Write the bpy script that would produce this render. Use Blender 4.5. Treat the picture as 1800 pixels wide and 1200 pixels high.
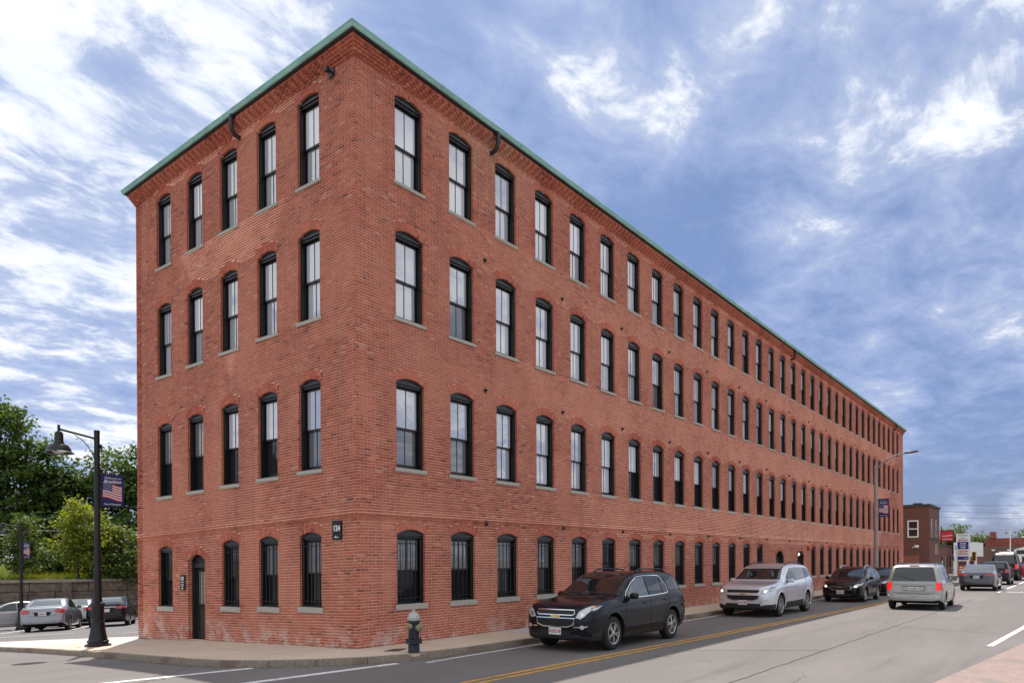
import bpy, bmesh, math, random
import numpy as np
from mathutils import Vector, Matrix
from mathutils.bvhtree import BVHTree

for o in list(bpy.data.objects):
    bpy.data.objects.remove(o)
SC = bpy.context.scene
COL = SC.collection
random.seed(7)
RNG = np.random.default_rng(11)

# ------------------------------------------------------------------ camera
CAMPOS = Vector((-10.111, -11.944, 1.83))
YAW, ROLL, FPX = 0.6591, -0.0057, 1285.18
fw = Vector((math.cos(YAW), math.sin(YAW), 0))
rt = Vector((math.sin(YAW), -math.cos(YAW), 0))
up = Vector((0, 0, 1))
cr, sr = math.cos(ROLL), math.sin(ROLL)
r2 = cr * rt + sr * up
u2 = -sr * rt + cr * up
cd = bpy.data.cameras.new('camera')
cam = bpy.data.objects.new('camera', cd)
COL.objects.link(cam)
M = Matrix.Identity(4)
for i in range(3):
    M[i][0] = r2[i]; M[i][1] = u2[i]; M[i][2] = -fw[i]; M[i][3] = CAMPOS[i]
cam.matrix_world = M
cd.sensor_width = 36.0
cd.sensor_fit = 'HORIZONTAL'
cd.lens = FPX / 1800 * 36
cd.shift_x = 0.0
cd.shift_y = (984.42 - 600) / 1800
cd.clip_end = 5000
cd.clip_start = 0.1
SC.camera = cam

# ------------------------------------------------------------------ sky, sun, exposure
SUN = Vector((3.55, 5.1, 13.2)).normalized()
SUN_EL = math.asin(SUN.z)
SUN_AZ = math.atan2(SUN.x, SUN.y)
EXPOSURE = 1.46
SKY_STRENGTH = 0.05
CLOUD_STRENGTH = 0.41
SUN_STRENGTH = 2.1
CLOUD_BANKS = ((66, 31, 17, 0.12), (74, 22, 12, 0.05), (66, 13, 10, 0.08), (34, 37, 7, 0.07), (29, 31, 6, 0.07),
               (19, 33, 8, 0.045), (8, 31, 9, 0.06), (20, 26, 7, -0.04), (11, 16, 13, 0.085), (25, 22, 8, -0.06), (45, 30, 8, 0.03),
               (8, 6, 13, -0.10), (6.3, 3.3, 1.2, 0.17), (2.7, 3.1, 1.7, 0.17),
               (215, 42, 80, 0.20), (315, 40, 58, 0.16), (130, 45, 52, 0.14), (40, 88, 36, 0.10))  # this row: banks outside the view, added to raise the fill light

SC.view_settings.view_transform = 'Standard'
SC.view_settings.look = 'None'
SC.view_settings.gamma = 1
SC.view_settings.use_curve_mapping = False
SC.view_settings.exposure = EXPOSURE

W = bpy.data.worlds.new('World')
SC.world = W
W.use_nodes = True
nt = W.node_tree
for n in list(nt.nodes):
    nt.nodes.remove(n)
def wn(t, **k):
    n = nt.nodes.new(t)
    for a, b in k.items():
        setattr(n, a, b)
    return n
def wmath(op, a, b=None, c=None, clamp=False):
    n = wn('ShaderNodeMath', operation=op)
    n.use_clamp = clamp
    for i, v in enumerate((a, b, c)):
        if v is None: continue
        if isinstance(v, (int, float)): n.inputs[i].default_value = v
        else: nt.links.new(v, n.inputs[i])
    return n.outputs[0]
tc = wn('ShaderNodeTexCoord')
sky = wn('ShaderNodeTexSky', sky_type='NISHITA')
sky.sun_disc = False
sky.sun_elevation = SUN_EL
sky.sun_rotation = SUN_AZ
sky.altitude = 30
sky.air_density = 1.0
sky.dust_density = 0.35
sky.ozone_density = 3.0
tint = wn('ShaderNodeMix', data_type='RGBA', blend_type='MULTIPLY')
tint.inputs[0].default_value = 1.0
nt.links.new(sky.outputs[0], tint.inputs[6])
hr = wn('ShaderNodeValToRGB')
hr.color_ramp.elements[0].position = 0.0; hr.color_ramp.elements[0].color = (0.27, 0.29, 0.50, 1)
hr.color_ramp.elements[1].position = 0.62; hr.color_ramp.elements[1].color = (0.80, 0.82, 0.86, 1)
e_ = hr.color_ramp.elements.new(0.16); e_.color = (0.42, 0.45, 0.60, 1)
nt.links.new(hr.outputs[0], tint.inputs[7])
sep = wn('ShaderNodeSeparateXYZ')
nrm = wn('ShaderNodeVectorMath', operation='NORMALIZE')
nt.links.new(tc.outputs['Generated'], nrm.inputs[0])
nt.links.new(nrm.outputs[0], sep.inputs[0])
nt.links.new(sep.outputs[2], hr.inputs[0])
zc = wmath('ADD', wmath('MAXIMUM', sep.outputs[2], 0.0), 0.16)
px = wmath('DIVIDE', sep.outputs[0], zc)
py = wmath('DIVIDE', sep.outputs[1], zc)
comb = wn('ShaderNodeCombineXYZ')
nt.links.new(px, comb.inputs[0]); nt.links.new(py, comb.inputs[1])
def noise(scale, detail, rough, dist, off):
    mp = wn('ShaderNodeMapping')
    mp.inputs['Location'].default_value = off
    mp.inputs['Rotation'].default_value = (0, 0, 0.5)
    mp.inputs['Scale'].default_value = (1.0, 1.35, 1)
    nt.links.new(comb.outputs[0], mp.inputs[0])
    n = wn('ShaderNodeTexNoise')
    n.inputs['Scale'].default_value = scale
    n.inputs['Detail'].default_value = detail
    n.inputs['Roughness'].default_value = rough
    n.inputs['Distortion'].default_value = dist
    nt.links.new(mp.outputs[0], n.inputs['Vector'])
    return n.outputs[0]
n1 = noise(1.15, 4, 0.5, 0.25, (3.1, 1.7, 0.4))
n2 = noise(4.6, 12, 0.62, 0.35, (0.3, 5.2, 1.9))
n3 = noise(15.0, 8, 0.6, 0.6, (7.3, 2.2, 0.7))
dens = wmath('ADD', wmath('ADD', wmath('MULTIPLY', n1, 0.50), wmath('MULTIPLY', n2, 0.50)), wmath('MULTIPLY', n3, 0.12))
# broad cloud banks, some added out of view for fill light: (azimuth from +x in degrees, elevation in degrees, radius in degrees, weight)
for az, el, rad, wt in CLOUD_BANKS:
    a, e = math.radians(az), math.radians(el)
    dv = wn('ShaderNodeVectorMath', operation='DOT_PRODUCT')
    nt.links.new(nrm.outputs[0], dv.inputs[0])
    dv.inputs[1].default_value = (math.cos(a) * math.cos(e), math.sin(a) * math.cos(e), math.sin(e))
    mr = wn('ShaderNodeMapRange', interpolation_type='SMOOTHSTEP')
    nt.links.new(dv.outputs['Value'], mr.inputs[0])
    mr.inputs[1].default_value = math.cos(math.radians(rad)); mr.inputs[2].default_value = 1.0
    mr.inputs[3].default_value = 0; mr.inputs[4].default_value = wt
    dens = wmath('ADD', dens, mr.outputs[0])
mk = wn('ShaderNodeMapRange', interpolation_type='SMOOTHSTEP')
nt.links.new(dens, mk.inputs[0])
mk.inputs[1].default_value = 0.555; mk.inputs[2].default_value = 0.725
mk.inputs[3].default_value = 0.0; mk.inputs[4].default_value = 0.95
# thin uneven veil
vl = wn('ShaderNodeMapRange', interpolation_type='SMOOTHSTEP')
nt.links.new(dens, vl.inputs[0])
vl.inputs[1].default_value = 0.40; vl.inputs[2].default_value = 0.70
vl.inputs[3].default_value = 0.09; vl.inputs[4].default_value = 0.52
mask = wmath('MAXIMUM', mk.outputs[0], vl.outputs[0])
bg1 = wn('ShaderNodeBackground'); bg1.inputs[1].default_value = SKY_STRENGTH
nt.links.new(tint.outputs[2], bg1.inputs[0])
bg2 = wn('ShaderNodeBackground'); bg2.inputs[1].default_value = CLOUD_STRENGTH
ccol = wn('ShaderNodeMix', data_type='RGBA')
nt.links.new(mk.outputs[0], ccol.inputs[0])
ccol.inputs[6].default_value = (0.64, 0.71, 0.96, 1)
shd = wn('ShaderNodeMapRange'); nt.links.new(n2, shd.inputs[0])
shd.inputs[1].default_value = 0.38; shd.inputs[2].default_value = 0.62
cw = wn('ShaderNodeMix', data_type='RGBA'); nt.links.new(shd.outputs[0], cw.inputs[0])
cw.inputs[6].default_value = (0.82, 0.88, 0.97, 1); cw.inputs[7].default_value = (0.96, 0.985, 1.0, 1)
nt.links.new(cw.outputs[2], ccol.inputs[7])
nt.links.new(ccol.outputs[2], bg2.inputs[0])
mx = wn('ShaderNodeMixShader')
nt.links.new(mask, mx.inputs[0]); nt.links.new(bg1.outputs[0], mx.inputs[1]); nt.links.new(bg2.outputs[0], mx.inputs[2])
wo = wn('ShaderNodeOutputWorld')
nt.links.new(mx.outputs[0], wo.inputs[0])

sd = bpy.data.lights.new('sun', 'SUN')
sd.energy = SUN_STRENGTH; sd.angle = math.radians(0.53); sd.color = (1.0, 0.95, 0.87)
so = bpy.data.objects.new('sun', sd)
COL.objects.link(so)
so.rotation_euler = SUN.to_track_quat('Z', 'Y').to_euler()
so.location = (20, 30, 60)

# ------------------------------------------------------------------ helpers
def gz(y):
    if y <= 0: return 0.0
    if y < 9.6: return -(0.0225 * y + 0.0017 * y * y)
    return max(-0.3727 - 0.055 * (y - 9.6), -1.7)

class MB:
    def __init__(s): s.v = []; s.f = []; s.m = []; s.cm = 0
    def add(s, vs, fs):
        b = len(s.v); s.v += [tuple(v) for v in vs]
        for f in fs: s.f.append(tuple(b + i for i in f)); s.m.append(s.cm)
        return s
    def box(s, x0, x1, y0, y1, z0, z1):
        return s.add([(x0,y0,z0),(x1,y0,z0),(x1,y1,z0),(x0,y1,z0),(x0,y0,z1),(x1,y0,z1),(x1,y1,z1),(x0,y1,z1)],
                     [(0,3,2,1),(4,5,6,7),(0,1,5,4),(1,2,6,5),(2,3,7,6),(3,0,4,7)])
    def prism(s, poly, axis, d0, d1):
        n = len(poly)
        def P(a, b, d):
            return {'x': (d, a, b), 'y': (a, d, b), 'z': (a, b, d)}[axis]
        vs = [P(a, b, d0) for a, b in poly] + [P(a, b, d1) for a, b in poly]
        fs = [tuple(range(n))[::-1], tuple(range(n, 2*n))] + [(i, (i+1) % n, n + (i+1) % n, n + i) for i in range(n)]
        return s.add(vs, fs)
    def tube(s, path, rad, seg=8, cap=True):
        path = [Vector(p) for p in path]; n = len(path)
        rads = rad if isinstance(rad, (list, tuple)) else [rad]*n
        vs = []; fs = []
        ref = None
        for i, p in enumerate(path):
            t = (path[min(i+1, n-1)] - path[max(i-1, 0)]).normalized()
            if ref is None:
                ref = Vector((0,0,1)) if abs(t.z) < .9 else Vector((1,0,0))
            a = t.cross(ref)
            if a.length < 1e-5: a = t.cross(Vector((0,1,0)))
            a.normalize(); b = t.cross(a).normalized()
            ref = a.cross(t) if False else ref
            for k in range(seg):
                an = 2*math.pi*k/seg
                vs.append(p + (a*math.cos(an) + b*math.sin(an))*rads[i])
        for i in range(n-1):
            for k in range(seg):
                k2 = (k+1) % seg
                fs.append((i*seg+k, i*seg+k2, (i+1)*seg+k2, (i+1)*seg+k))
        if cap:
            fs.append(tuple(range(seg))[::-1]); fs.append(tuple((n-1)*seg+k for k in range(seg)))
        return s.add(vs, fs)
    def lathe(s, prof, seg=24, origin=(0,0,0), axis='z'):
        vs = []; fs = []; n = len(prof)
        for k in range(seg):
            an = 2*math.pi*k/seg; c, q = math.cos(an), math.sin(an)
            for r, h in prof:
                if axis == 'z': p = (r*c, r*q, h)
                elif axis == 'y': p = (r*c, h, r*q)
                else: p = (h, r*c, r*q)
                vs.append((p[0]+origin[0], p[1]+origin[1], p[2]+origin[2]))
        for k in range(seg):
            k2 = (k+1) % seg
            for i in range(n-1):
                fs.append((k*n+i, k2*n+i, k2*n+i+1, k*n+i+1))
        return s.add(vs, fs)
    def mesh(s, name, mats, smooth=False):
        me = bpy.data.meshes.new(name)
        me.from_pydata(s.v, [], s.f)
        mats = mats if isinstance(mats, (list, tuple)) else [mats]
        for m in mats: me.materials.append(m)
        if len(mats) > 1: me.polygons.foreach_set('material_index', s.m)
        if smooth: smooth_mesh(me, smooth)
        me.update()
        return me
    def build(s, name, mats, parent=None, smooth=False, loc=None, rot=None, recalc=False):
        me = s.mesh(name, mats, smooth)
        if recalc:
            bm = bmesh.new(); bm.from_mesh(me); bmesh.ops.recalc_face_normals(bm, faces=bm.faces); bm.to_mesh(me); bm.free()
        return link(name, me, parent, loc, rot)

def smooth_mesh(me, ang=True):
    me.polygons.foreach_set('use_smooth', [True]*len(me.polygons))
    a = math.radians(40) if ang is True else math.radians(ang)
    try: me.set_sharp_from_angle(angle=a)
    except Exception: pass

def link(name, me, parent=None, loc=None, rot=None):
    o = bpy.data.objects.new(name, me)
    COL.objects.link(o)
    if parent is not None: o.parent = parent
    if loc is not None: o.location = loc
    if rot is not None: o.rotation_euler = rot
    return o
def empty(name, loc=(0,0,0), rz=0, parent=None):
    o = bpy.data.objects.new(name, None)
    COL.objects.link(o); o.location = loc; o.rotation_euler = (0,0,rz)
    o.empty_display_size = 0.2
    if parent is not None: o.parent = parent
    return o
def tag(o, label=None, cat=None, group=None, kind=None):
    if label: o['label'] = label
    if cat: o['category'] = cat
    if group: o['group'] = group
    if kind: o['kind'] = kind
    return o

# ------------------------------------------------------------------ materials
def newmat(name):
    m = bpy.data.materials.new(name); m.use_nodes = True
    t = m.node_tree
    for n in list(t.nodes): t.nodes.remove(n)
    out = t.nodes.new('ShaderNodeOutputMaterial')
    b = t.nodes.new('ShaderNodeBsdfPrincipled')
    t.links.new(b.outputs[0], out.inputs[0])
    return m, t, b
def mathn(t, op, a, b=None, clamp=False):
    n = t.nodes.new('ShaderNodeMath'); n.operation = op; n.use_clamp = clamp
    for i, v in enumerate((a, b)):
        if v is None: continue
        if isinstance(v, (int, float)): n.inputs[i].default_value = v
        else: t.links.new(v, n.inputs[i])
    return n.outputs[0]
def noisen(t, scale, detail=4, rough=.55, vec=None, dist=0, sc=None):
    n = t.nodes.new('ShaderNodeTexNoise')
    n.inputs['Scale'].default_value = scale; n.inputs['Detail'].default_value = detail
    n.inputs['Roughness'].default_value = rough; n.inputs['Distortion'].default_value = dist
    if vec is None:
        g = t.nodes.new('ShaderNodeNewGeometry'); vec = g.outputs['Position']
    if sc:
        mp = t.nodes.new('ShaderNodeMapping'); mp.inputs['Scale'].default_value = sc
        t.links.new(vec, mp.inputs[0]); vec = mp.outputs[0]
    t.links.new(vec, n.inputs['Vector'])
    return n.outputs[0]
def ramp(t, fac, stops):
    r = t.nodes.new('ShaderNodeValToRGB')
    e = r.color_ramp.elements
    while len(e) > 1: e.remove(e[-1])
    e[0].position = stops[0][0]; e[0].color = (*stops[0][1], 1)
    for p, c in stops[1:]:
        x = e.new(p); x.color = (*c, 1)
    t.links.new(fac, r.inputs[0])
    return r.outputs[0]
def mixc(t, fac, a, b, mode='MIX'):
    n = t.nodes.new('ShaderNodeMix'); n.data_type = 'RGBA'; n.blend_type = mode
    for i, v in ((0, fac), (6, a), (7, b)):
        if isinstance(v, (int, float)): n.inputs[i].default_value = v
        elif isinstance(v, (tuple, list)): n.inputs[i].default_value = (*v, 1) if len(v) == 3 else v
        else: t.links.new(v, n.inputs[i])
    return n.outputs[2]
def mrange(t, v, a, b, c=0., d=1.):
    n = t.nodes.new('ShaderNodeMapRange'); n.interpolation_type = 'SMOOTHSTEP'
    t.links.new(v, n.inputs[0])
    for i, x in enumerate((a, b, c, d)): n.inputs[i+1].default_value = x
    return n.outputs[0]
def bump(t, b, h, strength=.3, dist=.01):
    n = t.nodes.new('ShaderNodeBump'); n.inputs['Strength'].default_value = strength; n.inputs['Distance'].default_value = dist
    t.links.new(h, n.inputs['Height']); t.links.new(n.outputs[0], b.inputs['Normal'])
def plain(name, col, rough=.6, metal=0., ior=1.5, coat=0., emit=None, es=0.):
    m, t, b = newmat(name)
    b.inputs['Base Color'].default_value = (*col, 1)
    b.inputs['Roughness'].default_value = rough; b.inputs['Metallic'].default_value = metal
    b.inputs['IOR'].default_value = ior; b.inputs['Coat Weight'].default_value = coat
    b.inputs['Coat Roughness'].default_value = .04
    if emit:
        b.inputs['Emission Color'].default_value = (*emit, 1); b.inputs['Emission Strength'].default_value = es
    return m
def mottled(name, c1, c2, scale=6, rough=.8, metal=0, bs=0., detail=6, sc=None, scale2=None, c3=None, bscale=None):
    m, t, b = newmat(name)
    n = noisen(t, scale, detail, .6, sc=sc)
    col = ramp(t, n, [(.33, c1), (.67, c2)])
    if c3:
        n3 = noisen(t, scale2 or scale*.2, 3, .5)
        col = mixc(t, mrange(t, n3, .5, .7), col, c3)
    t.links.new(col, b.inputs['Base Color'])
    b.inputs['Roughness'].default_value = rough; b.inputs['Metallic'].default_value = metal
    if bs:
        bump(t, b, noisen(t, bscale or scale*6, 5, .6), bs, .02)
    return m

MAT = {}
# brick: one colour per brick, plus broad weathering that has its own shape
m, t, b = newmat('brick'); MAT['brick'] = m
at = t.nodes.new('ShaderNodeAttribute'); at.attribute_name = 'tint'
col = ramp(t, at.outputs['Fac'], [(0, (.13, .028, .017)), (.12, (.27, .05, .027)), (.4, (.435, .096, .052)), (.7, (.53, .134, .074)), (.9, (.60, .18, .11)), (1, (.55, .25, .17))])
big = noisen(t, .42, 4, .6)
col = mixc(t, mrange(t, big, .42, .62, 0, .62), col, (.64, .205, .12))
streak = noisen(t, 1.1, 5, .6, sc=(1.6, 1.6, .22))
col = mixc(t, mrange(t, streak, .55, .75, 0, .34), col, (.58, .25, .17))
dk = noisen(t, .8, 5, .65, sc=(1, 1, .5))
col = mixc(t, mrange(t, dk, .5, .75, 0, .4), col, (.29, .075, .048))
run = noisen(t, 1.0, 6, .65, sc=(2.6, 2.6, .13))
col = mixc(t, mrange(t, run, .53, .72, 0, .42), col, (.215, .062, .044))
fine = noisen(t, 45, 4, .7)
col = mixc(t, mrange(t, fine, .35, .75, 0, .22), col, (.60, .28, .22))
geo = t.nodes.new('ShaderNodeNewGeometry'); sp = t.nodes.new('ShaderNodeSeparateXYZ'); t.links.new(geo.outputs['Position'], sp.inputs[0])
low = mrange(t, sp.outputs[2], -.1, .55, 1, 0)
eff = mathn(t, 'MULTIPLY', low, mrange(t, noisen(t, 1.9, 8, .75), .46, .60))
col = mixc(t, mathn(t, 'MULTIPLY', eff, .8), col, (.68, .52, .47))
# tan run-off stain left by the leader outlet
dx0 = mathn(t, 'ABSOLUTE', mathn(t, 'SUBTRACT', sp.outputs[0], 4.7))
rs0 = mathn(t, 'MULTIPLY', mathn(t, 'MULTIPLY', mrange(t, dx0, .3, 2.0, 1, 0), mrange(t, sp.outputs[2], 10.2, 12.4, 0, 1)), mrange(t, noisen(t, 2.2, 6, .7, sc=(1.5, 1.5, .4)), .36, .62))
col = mixc(t, mathn(t, 'MULTIPLY', rs0, .6), col, (.46, .30, .19))
t.links.new(col, b.inputs['Base Color']); b.inputs['Roughness'].default_value = .88
bump(t, b, fine, .35, .006)
# mortar
m, t, b = newmat('mortar'); MAT['mortar'] = m
col = ramp(t, noisen(t, 1.3, 6, .65), [(.3, (.63, .365, .26)), (.7, (.79, .51, .38))])
t.links.new(col, b.inputs['Base Color']); b.inputs['Roughness'].default_value = .95
MAT['granite'] = mottled('granite_sill', (.34, .31, .27), (.52, .48, .42), 30, .85, bs=.3)
MAT['black_frame'] = plain('black_window_paint', (.006, .006, .007), .4)
MAT['head'] = plain('window_head_board', (.022, .021, .023), .36)
MAT['iron'] = plain('wrought_iron', (.012, .012, .013), .5)
def glass(name, base, ior, rough=.02, wav=.02):
    m, t, b = newmat(name)
    b.inputs['Base Color'].default_value = (*base, 1); b.inputs['Roughness'].default_value = rough
    b.inputs['IOR'].default_value = ior
    bump(t, b, noisen(t, 1.5, 2, .5), wav, .05)
    return m
MAT['pane_pale'] = glass('pale_sky_glass', (.72, .73, .77), 2.6)  # pale base colour, as in the sky panes below, stands in for mirrored sky
MAT['pane_sky'] = glass('glass_reflecting_sky', (.46, .47, .51), 3.4, .015, .07)
MAT['pane_door'] = glass('door_glass', (.40, .41, .38), 1.6)
MAT['pane_sky2'] = glass('old_wavy_glass', (.54, .55, .59), 3.0, .02, .12)
MAT['pane_grey'] = glass('glass_over_grey_blind', (.17, .175, .185), 2.0)
MAT['pane_dark'] = glass('glass_over_dark_room', (.016, .017, .02), 1.75)
MAT['pane_mid'] = glass('glass_reflective', (.15, .145, .145), 2.4)
m, t, b = newmat('verdigris_copper'); MAT['copper'] = m
col = ramp(t, noisen(t, 3, 6, .65, sc=(.6, .6, 3)), [(.3, (.19, .35, .30)), (.55, (.28, .53, .46)), (.75, (.38, .65, .58))])
t.links.new(col, b.inputs['Base Color']); b.inputs['Roughness'].default_value = .6
MAT['soffit'] = plain('weathered_soffit_board', (.05, .045, .042), .8)
MAT['roof'] = mottled('roof_membrane', (.06, .06, .06), (.1, .1, .1), 2)
MAT['leader'] = plain('dark_leader_metal', (.03, .03, .032), .45, .3)
MAT['doorpaint'] = plain('dark_door_paint', (.022, .02, .02), .45)
# ------------------------------------------------------------------ main brick building
SH = 0.0316            # the side street falls away; the courses follow it slightly
CH = 0.0625            # brick course
BL, BD, BTOP = 60.5, 9.6, 12.75
NC = int(round(BTOP / CH))
PITCH = 1.767
WR, WL = 0.435, 0.385  # half widths of the openings
ROWS = [(0.867, 1.57, .13), (3.91, 1.92, .09), (7.25, 1.885, .085), (10.27, 1.875, .08)]
bld = empty('brick_building')
tag(bld, 'long four-storey red brick mill building with green copper eaves and black windows', 'building')

RINGT = 0.205
def opening(c, a, z0, h, rise, sill):
    R = (a*a + rise*rise) / (2*rise)
    return dict(c=c, a=a, z0=z0, zs=z0+h, rise=rise, R=R, zc=z0+h+rise-R, sill=sill)
OPR = []; OPL = []
for i in range(33):
    c = 1.15 + WR + PITCH*i
    for r, (z0, h, sh) in enumerate(ROWS):
        if r == 0 and i in (14, 15, 16, 17): continue
        OPR.append((i, r, opening(c, WR, z0, h, .105, sh)))
DOORS_R = [opening(27.45, .64, -.02, 1.93, .36, 0), opening(30.95, .6, -.02, 1.93, .36, 0)]
LC = [1.553, 3.150, 4.762, 6.385, 8.0]
for i in range(5):
    for r, (z0, h, sh) in enumerate(ROWS):
        if r == 0 and i == 3: continue
        OPL.append((i, r, opening(LC[i], WL, z0, h, .095, sh)))
DOOR_L = opening(6.375, .415, -.03, 2.12, .15, 0)

def excl(op, z, ring):
    a, zs, zc, R = op['a'], op['zs'], op['zc'], op['R']
    if op['sill'] and op['z0'] - op['sill'] < z < op['z0']: return a + .065
    if z < op['z0']: return 0
    if z < zs: return a
    Ro = R + (RINGT if ring else 0)
    if z >= zc + Ro: return 0
    arc = math.sqrt(max(Ro*Ro - (z-zc)**2, 0))
    if ring:
        return min(arc, a*(z-zc)/(zs-zc))
    return min(arc, a)

bricks = []      # (side, u0, u1, z0, z1, dout, tint)
mort = []
def wall(side, length, ops, c_start):
    for ci in range(c_start, NC):
        z0 = ci*CH; z1 = z0 + CH - .0135; zm = (z0+z1)/2
        def segs(ring, zz, s0, s1):
            ex = []
            for op in ops:
                hw = excl(op, zz, ring)
                if hw > 0: ex.append((op['c']-hw, op['c']+hw))
            ex.sort(); out = []; p = s0
            for a, bb in ex:
                if a > p: out.append((p, a))
                p = max(p, bb)
            if p < s1: out.append((p, s1))
            return out
        k = ci - (NC - 5)
        base = .0038
        if k >= 0: base = .004 + .034*(k+1)
        if ci in (45,): base = .03
        if ci in (44, 46): base = .017
        for a, bb in segs(False, z0, 0, length):
            mort.append((side, a+.004, bb-.004, z0 - .001, z0 + CH + .001, max(0, base-(.012 if k < 0 else .075))))
        header = (ci % 8 == 5) or (0 <= k < 4)
        unit = .1065 if header else .213
        off = (0 if ci % 2 else unit*.5)
        for a, bb in segs(True, zm, -base+.003, length+base-.003):
            j = math.floor((a + off)/unit)
            carry = False
            while True:
                u0 = j*unit - off; u1 = u0 + unit - .0135
                j += 1
                if u0 >= bb: break
                v0 = max(u0, a); v1 = min(u1, bb)
                if carry: v0 = a; carry = False
                if u0 < a and v1 - v0 < .045: carry = True; continue
                if bb - v1 < .045 and bb - v1 > 0: v1 = bb; j += 1
                if v1 - v0 < .02: continue
                d = base + random.uniform(-.0012, .0012)
                if 0 <= k < 4 and .75 < v0 and v1 < length-.75:
                    ph = (j + ci//2) % 2
                    d += (.02 if ph else -.035)
                t_ = min(1, max(0, random.gauss(.47, .14)))
                if random.random() < .035: t_ = random.uniform(0, .16)
                if random.random() < .03: t_ = random.uniform(.93, 1)
                bricks.append((side, v0, v1, z0, z1, d, t_))
wall('R', BL, [o for _, _, o in OPR] + DOORS_R, -3)
wall('L', BD, [o for _, _, o in OPL] + [DOOR_L], -7)

# the 300 that show largest are objects of their own
def score(bk):
    side, u0, u1, z0, z1, d, t_ = bk
    um = (u0+u1)/2
    P = Vector((um, 0, z0)) if side == 'R' else Vector((0, um, z0))
    n = Vector((0, -1, 0)) if side == 'R' else Vector((-1, 0, 0))
    v = CAMPOS - P
    return (u1-u0)*(z1-z0)*v.normalized().dot(n)/v.length_squared
sc = np.array([score(bk) if bk[3] > .06 else 0 for bk in bricks])
top = set(np.argsort(-sc)[:300].tolist())
bmesh_cache = {}
def brick_mesh(ln, hh, tb):
    key = (round(ln, 3), tb)
    if key in bmesh_cache: return bmesh_cache[key]
    l = round(ln, 3)
    me = MB().box(0, l, 0, .03, 0, hh).mesh('brick', MAT['brick'])
    at_ = me.attributes.new('tint', 'FLOAT', 'FACE')
    at_.data.foreach_set('value', [tb/9.0]*len(me.polygons))
    bmesh_cache[key] = me
    return me
rest = []
for i, bk in enumerate(bricks):
    if i not in top:
        rest.append(bk); continue
    side, u0, u1, z0, z1, d, t_ = bk
    me = brick_mesh(u1-u0, z1-z0, int(round(t_*9)))
    if side == 'R':
        link('brick', me, bld, (u0, -d, z0))
    else:
        link('brick', me, bld, (-d, u1, z0 - SH*(u0+u1)/2), (0, 0, -math.pi/2))
def wallverts(arr):
    # arr columns: side(0/1), u0,u1,z0,z1,dout,dback -> (n,8,3)
    s, u0, u1, z0, z1, d, bk = arr.T
    n = len(arr)
    U = np.stack([u0,u1,u1,u0,u0,u1,u1,u0], 1)
    Z = np.stack([z0,z0,z1,z1,z0,z0,z1,z1], 1)
    D = np.stack([d,d,d,d,bk,bk,bk,bk], 1)
    isL = (s == 1)[:, None]
    X = np.where(isL, -D, U); Y = np.where(isL, U, -D); ZZ = np.where(isL, Z - SH*U, Z)
    return np.stack([X, Y, ZZ], 2)
def np_mesh(name, V, F, mats, attr=None):
    me = bpy.data.meshes.new(name)
    nv, nf = len(V), len(F); k = F.shape[1]
    me.vertices.add(nv); me.vertices.foreach_set('co', V.astype(np.float32).ravel())
    me.loops.add(nf*k); me.loops.foreach_set('vertex_index', F.astype(np.int32).ravel())
    me.polygons.add(nf)
    me.polygons.foreach_set('loop_start', np.arange(0, nf*k, k, dtype=np.int32))
    me.polygons.foreach_set('loop_total', np.full(nf, k, dtype=np.int32))
    me.materials.append(mats)
    me.update(calc_edges=True)
    if attr is not None:
        a = me.attributes.new('tint', 'FLOAT', 'FACE'); a.data.foreach_set('value', attr.astype(np.float32))
    me.validate()
    return me
arr = np.array([(1 if b_[0] == 'L' else 0, b_[1], b_[2], b_[3], b_[4], b_[5], -.02) for b_ in rest])
tint_ = np.array([b_[6] for b_ in rest])
V = wallverts(arr).reshape(-1, 3)
FR = np.array([(0,1,2,3),(0,4,5,1),(1,5,6,2),(2,6,7,3),(3,7,4,0)])
FLp = FR[:, ::-1]
isL = arr[:, 0] == 1
F = np.where(isL[:, None, None], FLp[None], FR[None]) + (np.arange(len(arr))*8)[:, None, None]
o = link('brickwork', np_mesh('brickwork', V, F.reshape(-1, 4), MAT['brick'], np.repeat(tint_, 5)), bld)
tag(o, kind='stuff')
arr = np.array([(1 if b_[0] == 'L' else 0, b_[1], b_[2], b_[3], b_[4], b_[5], -.1) for b_ in mort])
V = wallverts(arr).reshape(-1, 3)
isL = arr[:, 0] == 1
F = np.where(isL[:, None, None], FLp[None], FR[None]) + (np.arange(len(arr))*8)[:, None, None]
o = link('mortar_bed', np_mesh('mortar_bed', V, F.reshape(-1, 4), MAT['mortar']), bld)
# far walls, never seen from the street
MAT['brickfar'] = mottled('brick_far_side', (.26, .06, .045), (.36, .09, .065), 3)
mb = MB()
mb.box(BL-.3, BL-.001, .32, BD-.001, -.6, 12.69)
mb.build('end_wall', MAT['brickfar'], bld)
mb = MB(); mb.add([(x_, y_, z_ - SH*9.6) for z_ in (-.9, 12.73) for x_, y_ in ((.0, BD-.3), (BL-.31, BD-.3), (BL-.31, BD-.001), (.0, BD-.001))], [(0,3,2,1),(4,5,6,7),(0,1,5,4),(1,2,6,5),(2,3,7,6),(3,0,4,7)])
mb.build('rear_wall', MAT['brickfar'], bld)
mb = MB()
mb.box(.40, BL-.32, .32, .40, -.6, 12.7); mb.box(.32, .395, .32, BD-.31, -.9, 12.6)  # liner behind the facades, added to keep sunlight from leaking through joints
mb.build('light_stop_liner', MAT['brickfar'], bld)

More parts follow.
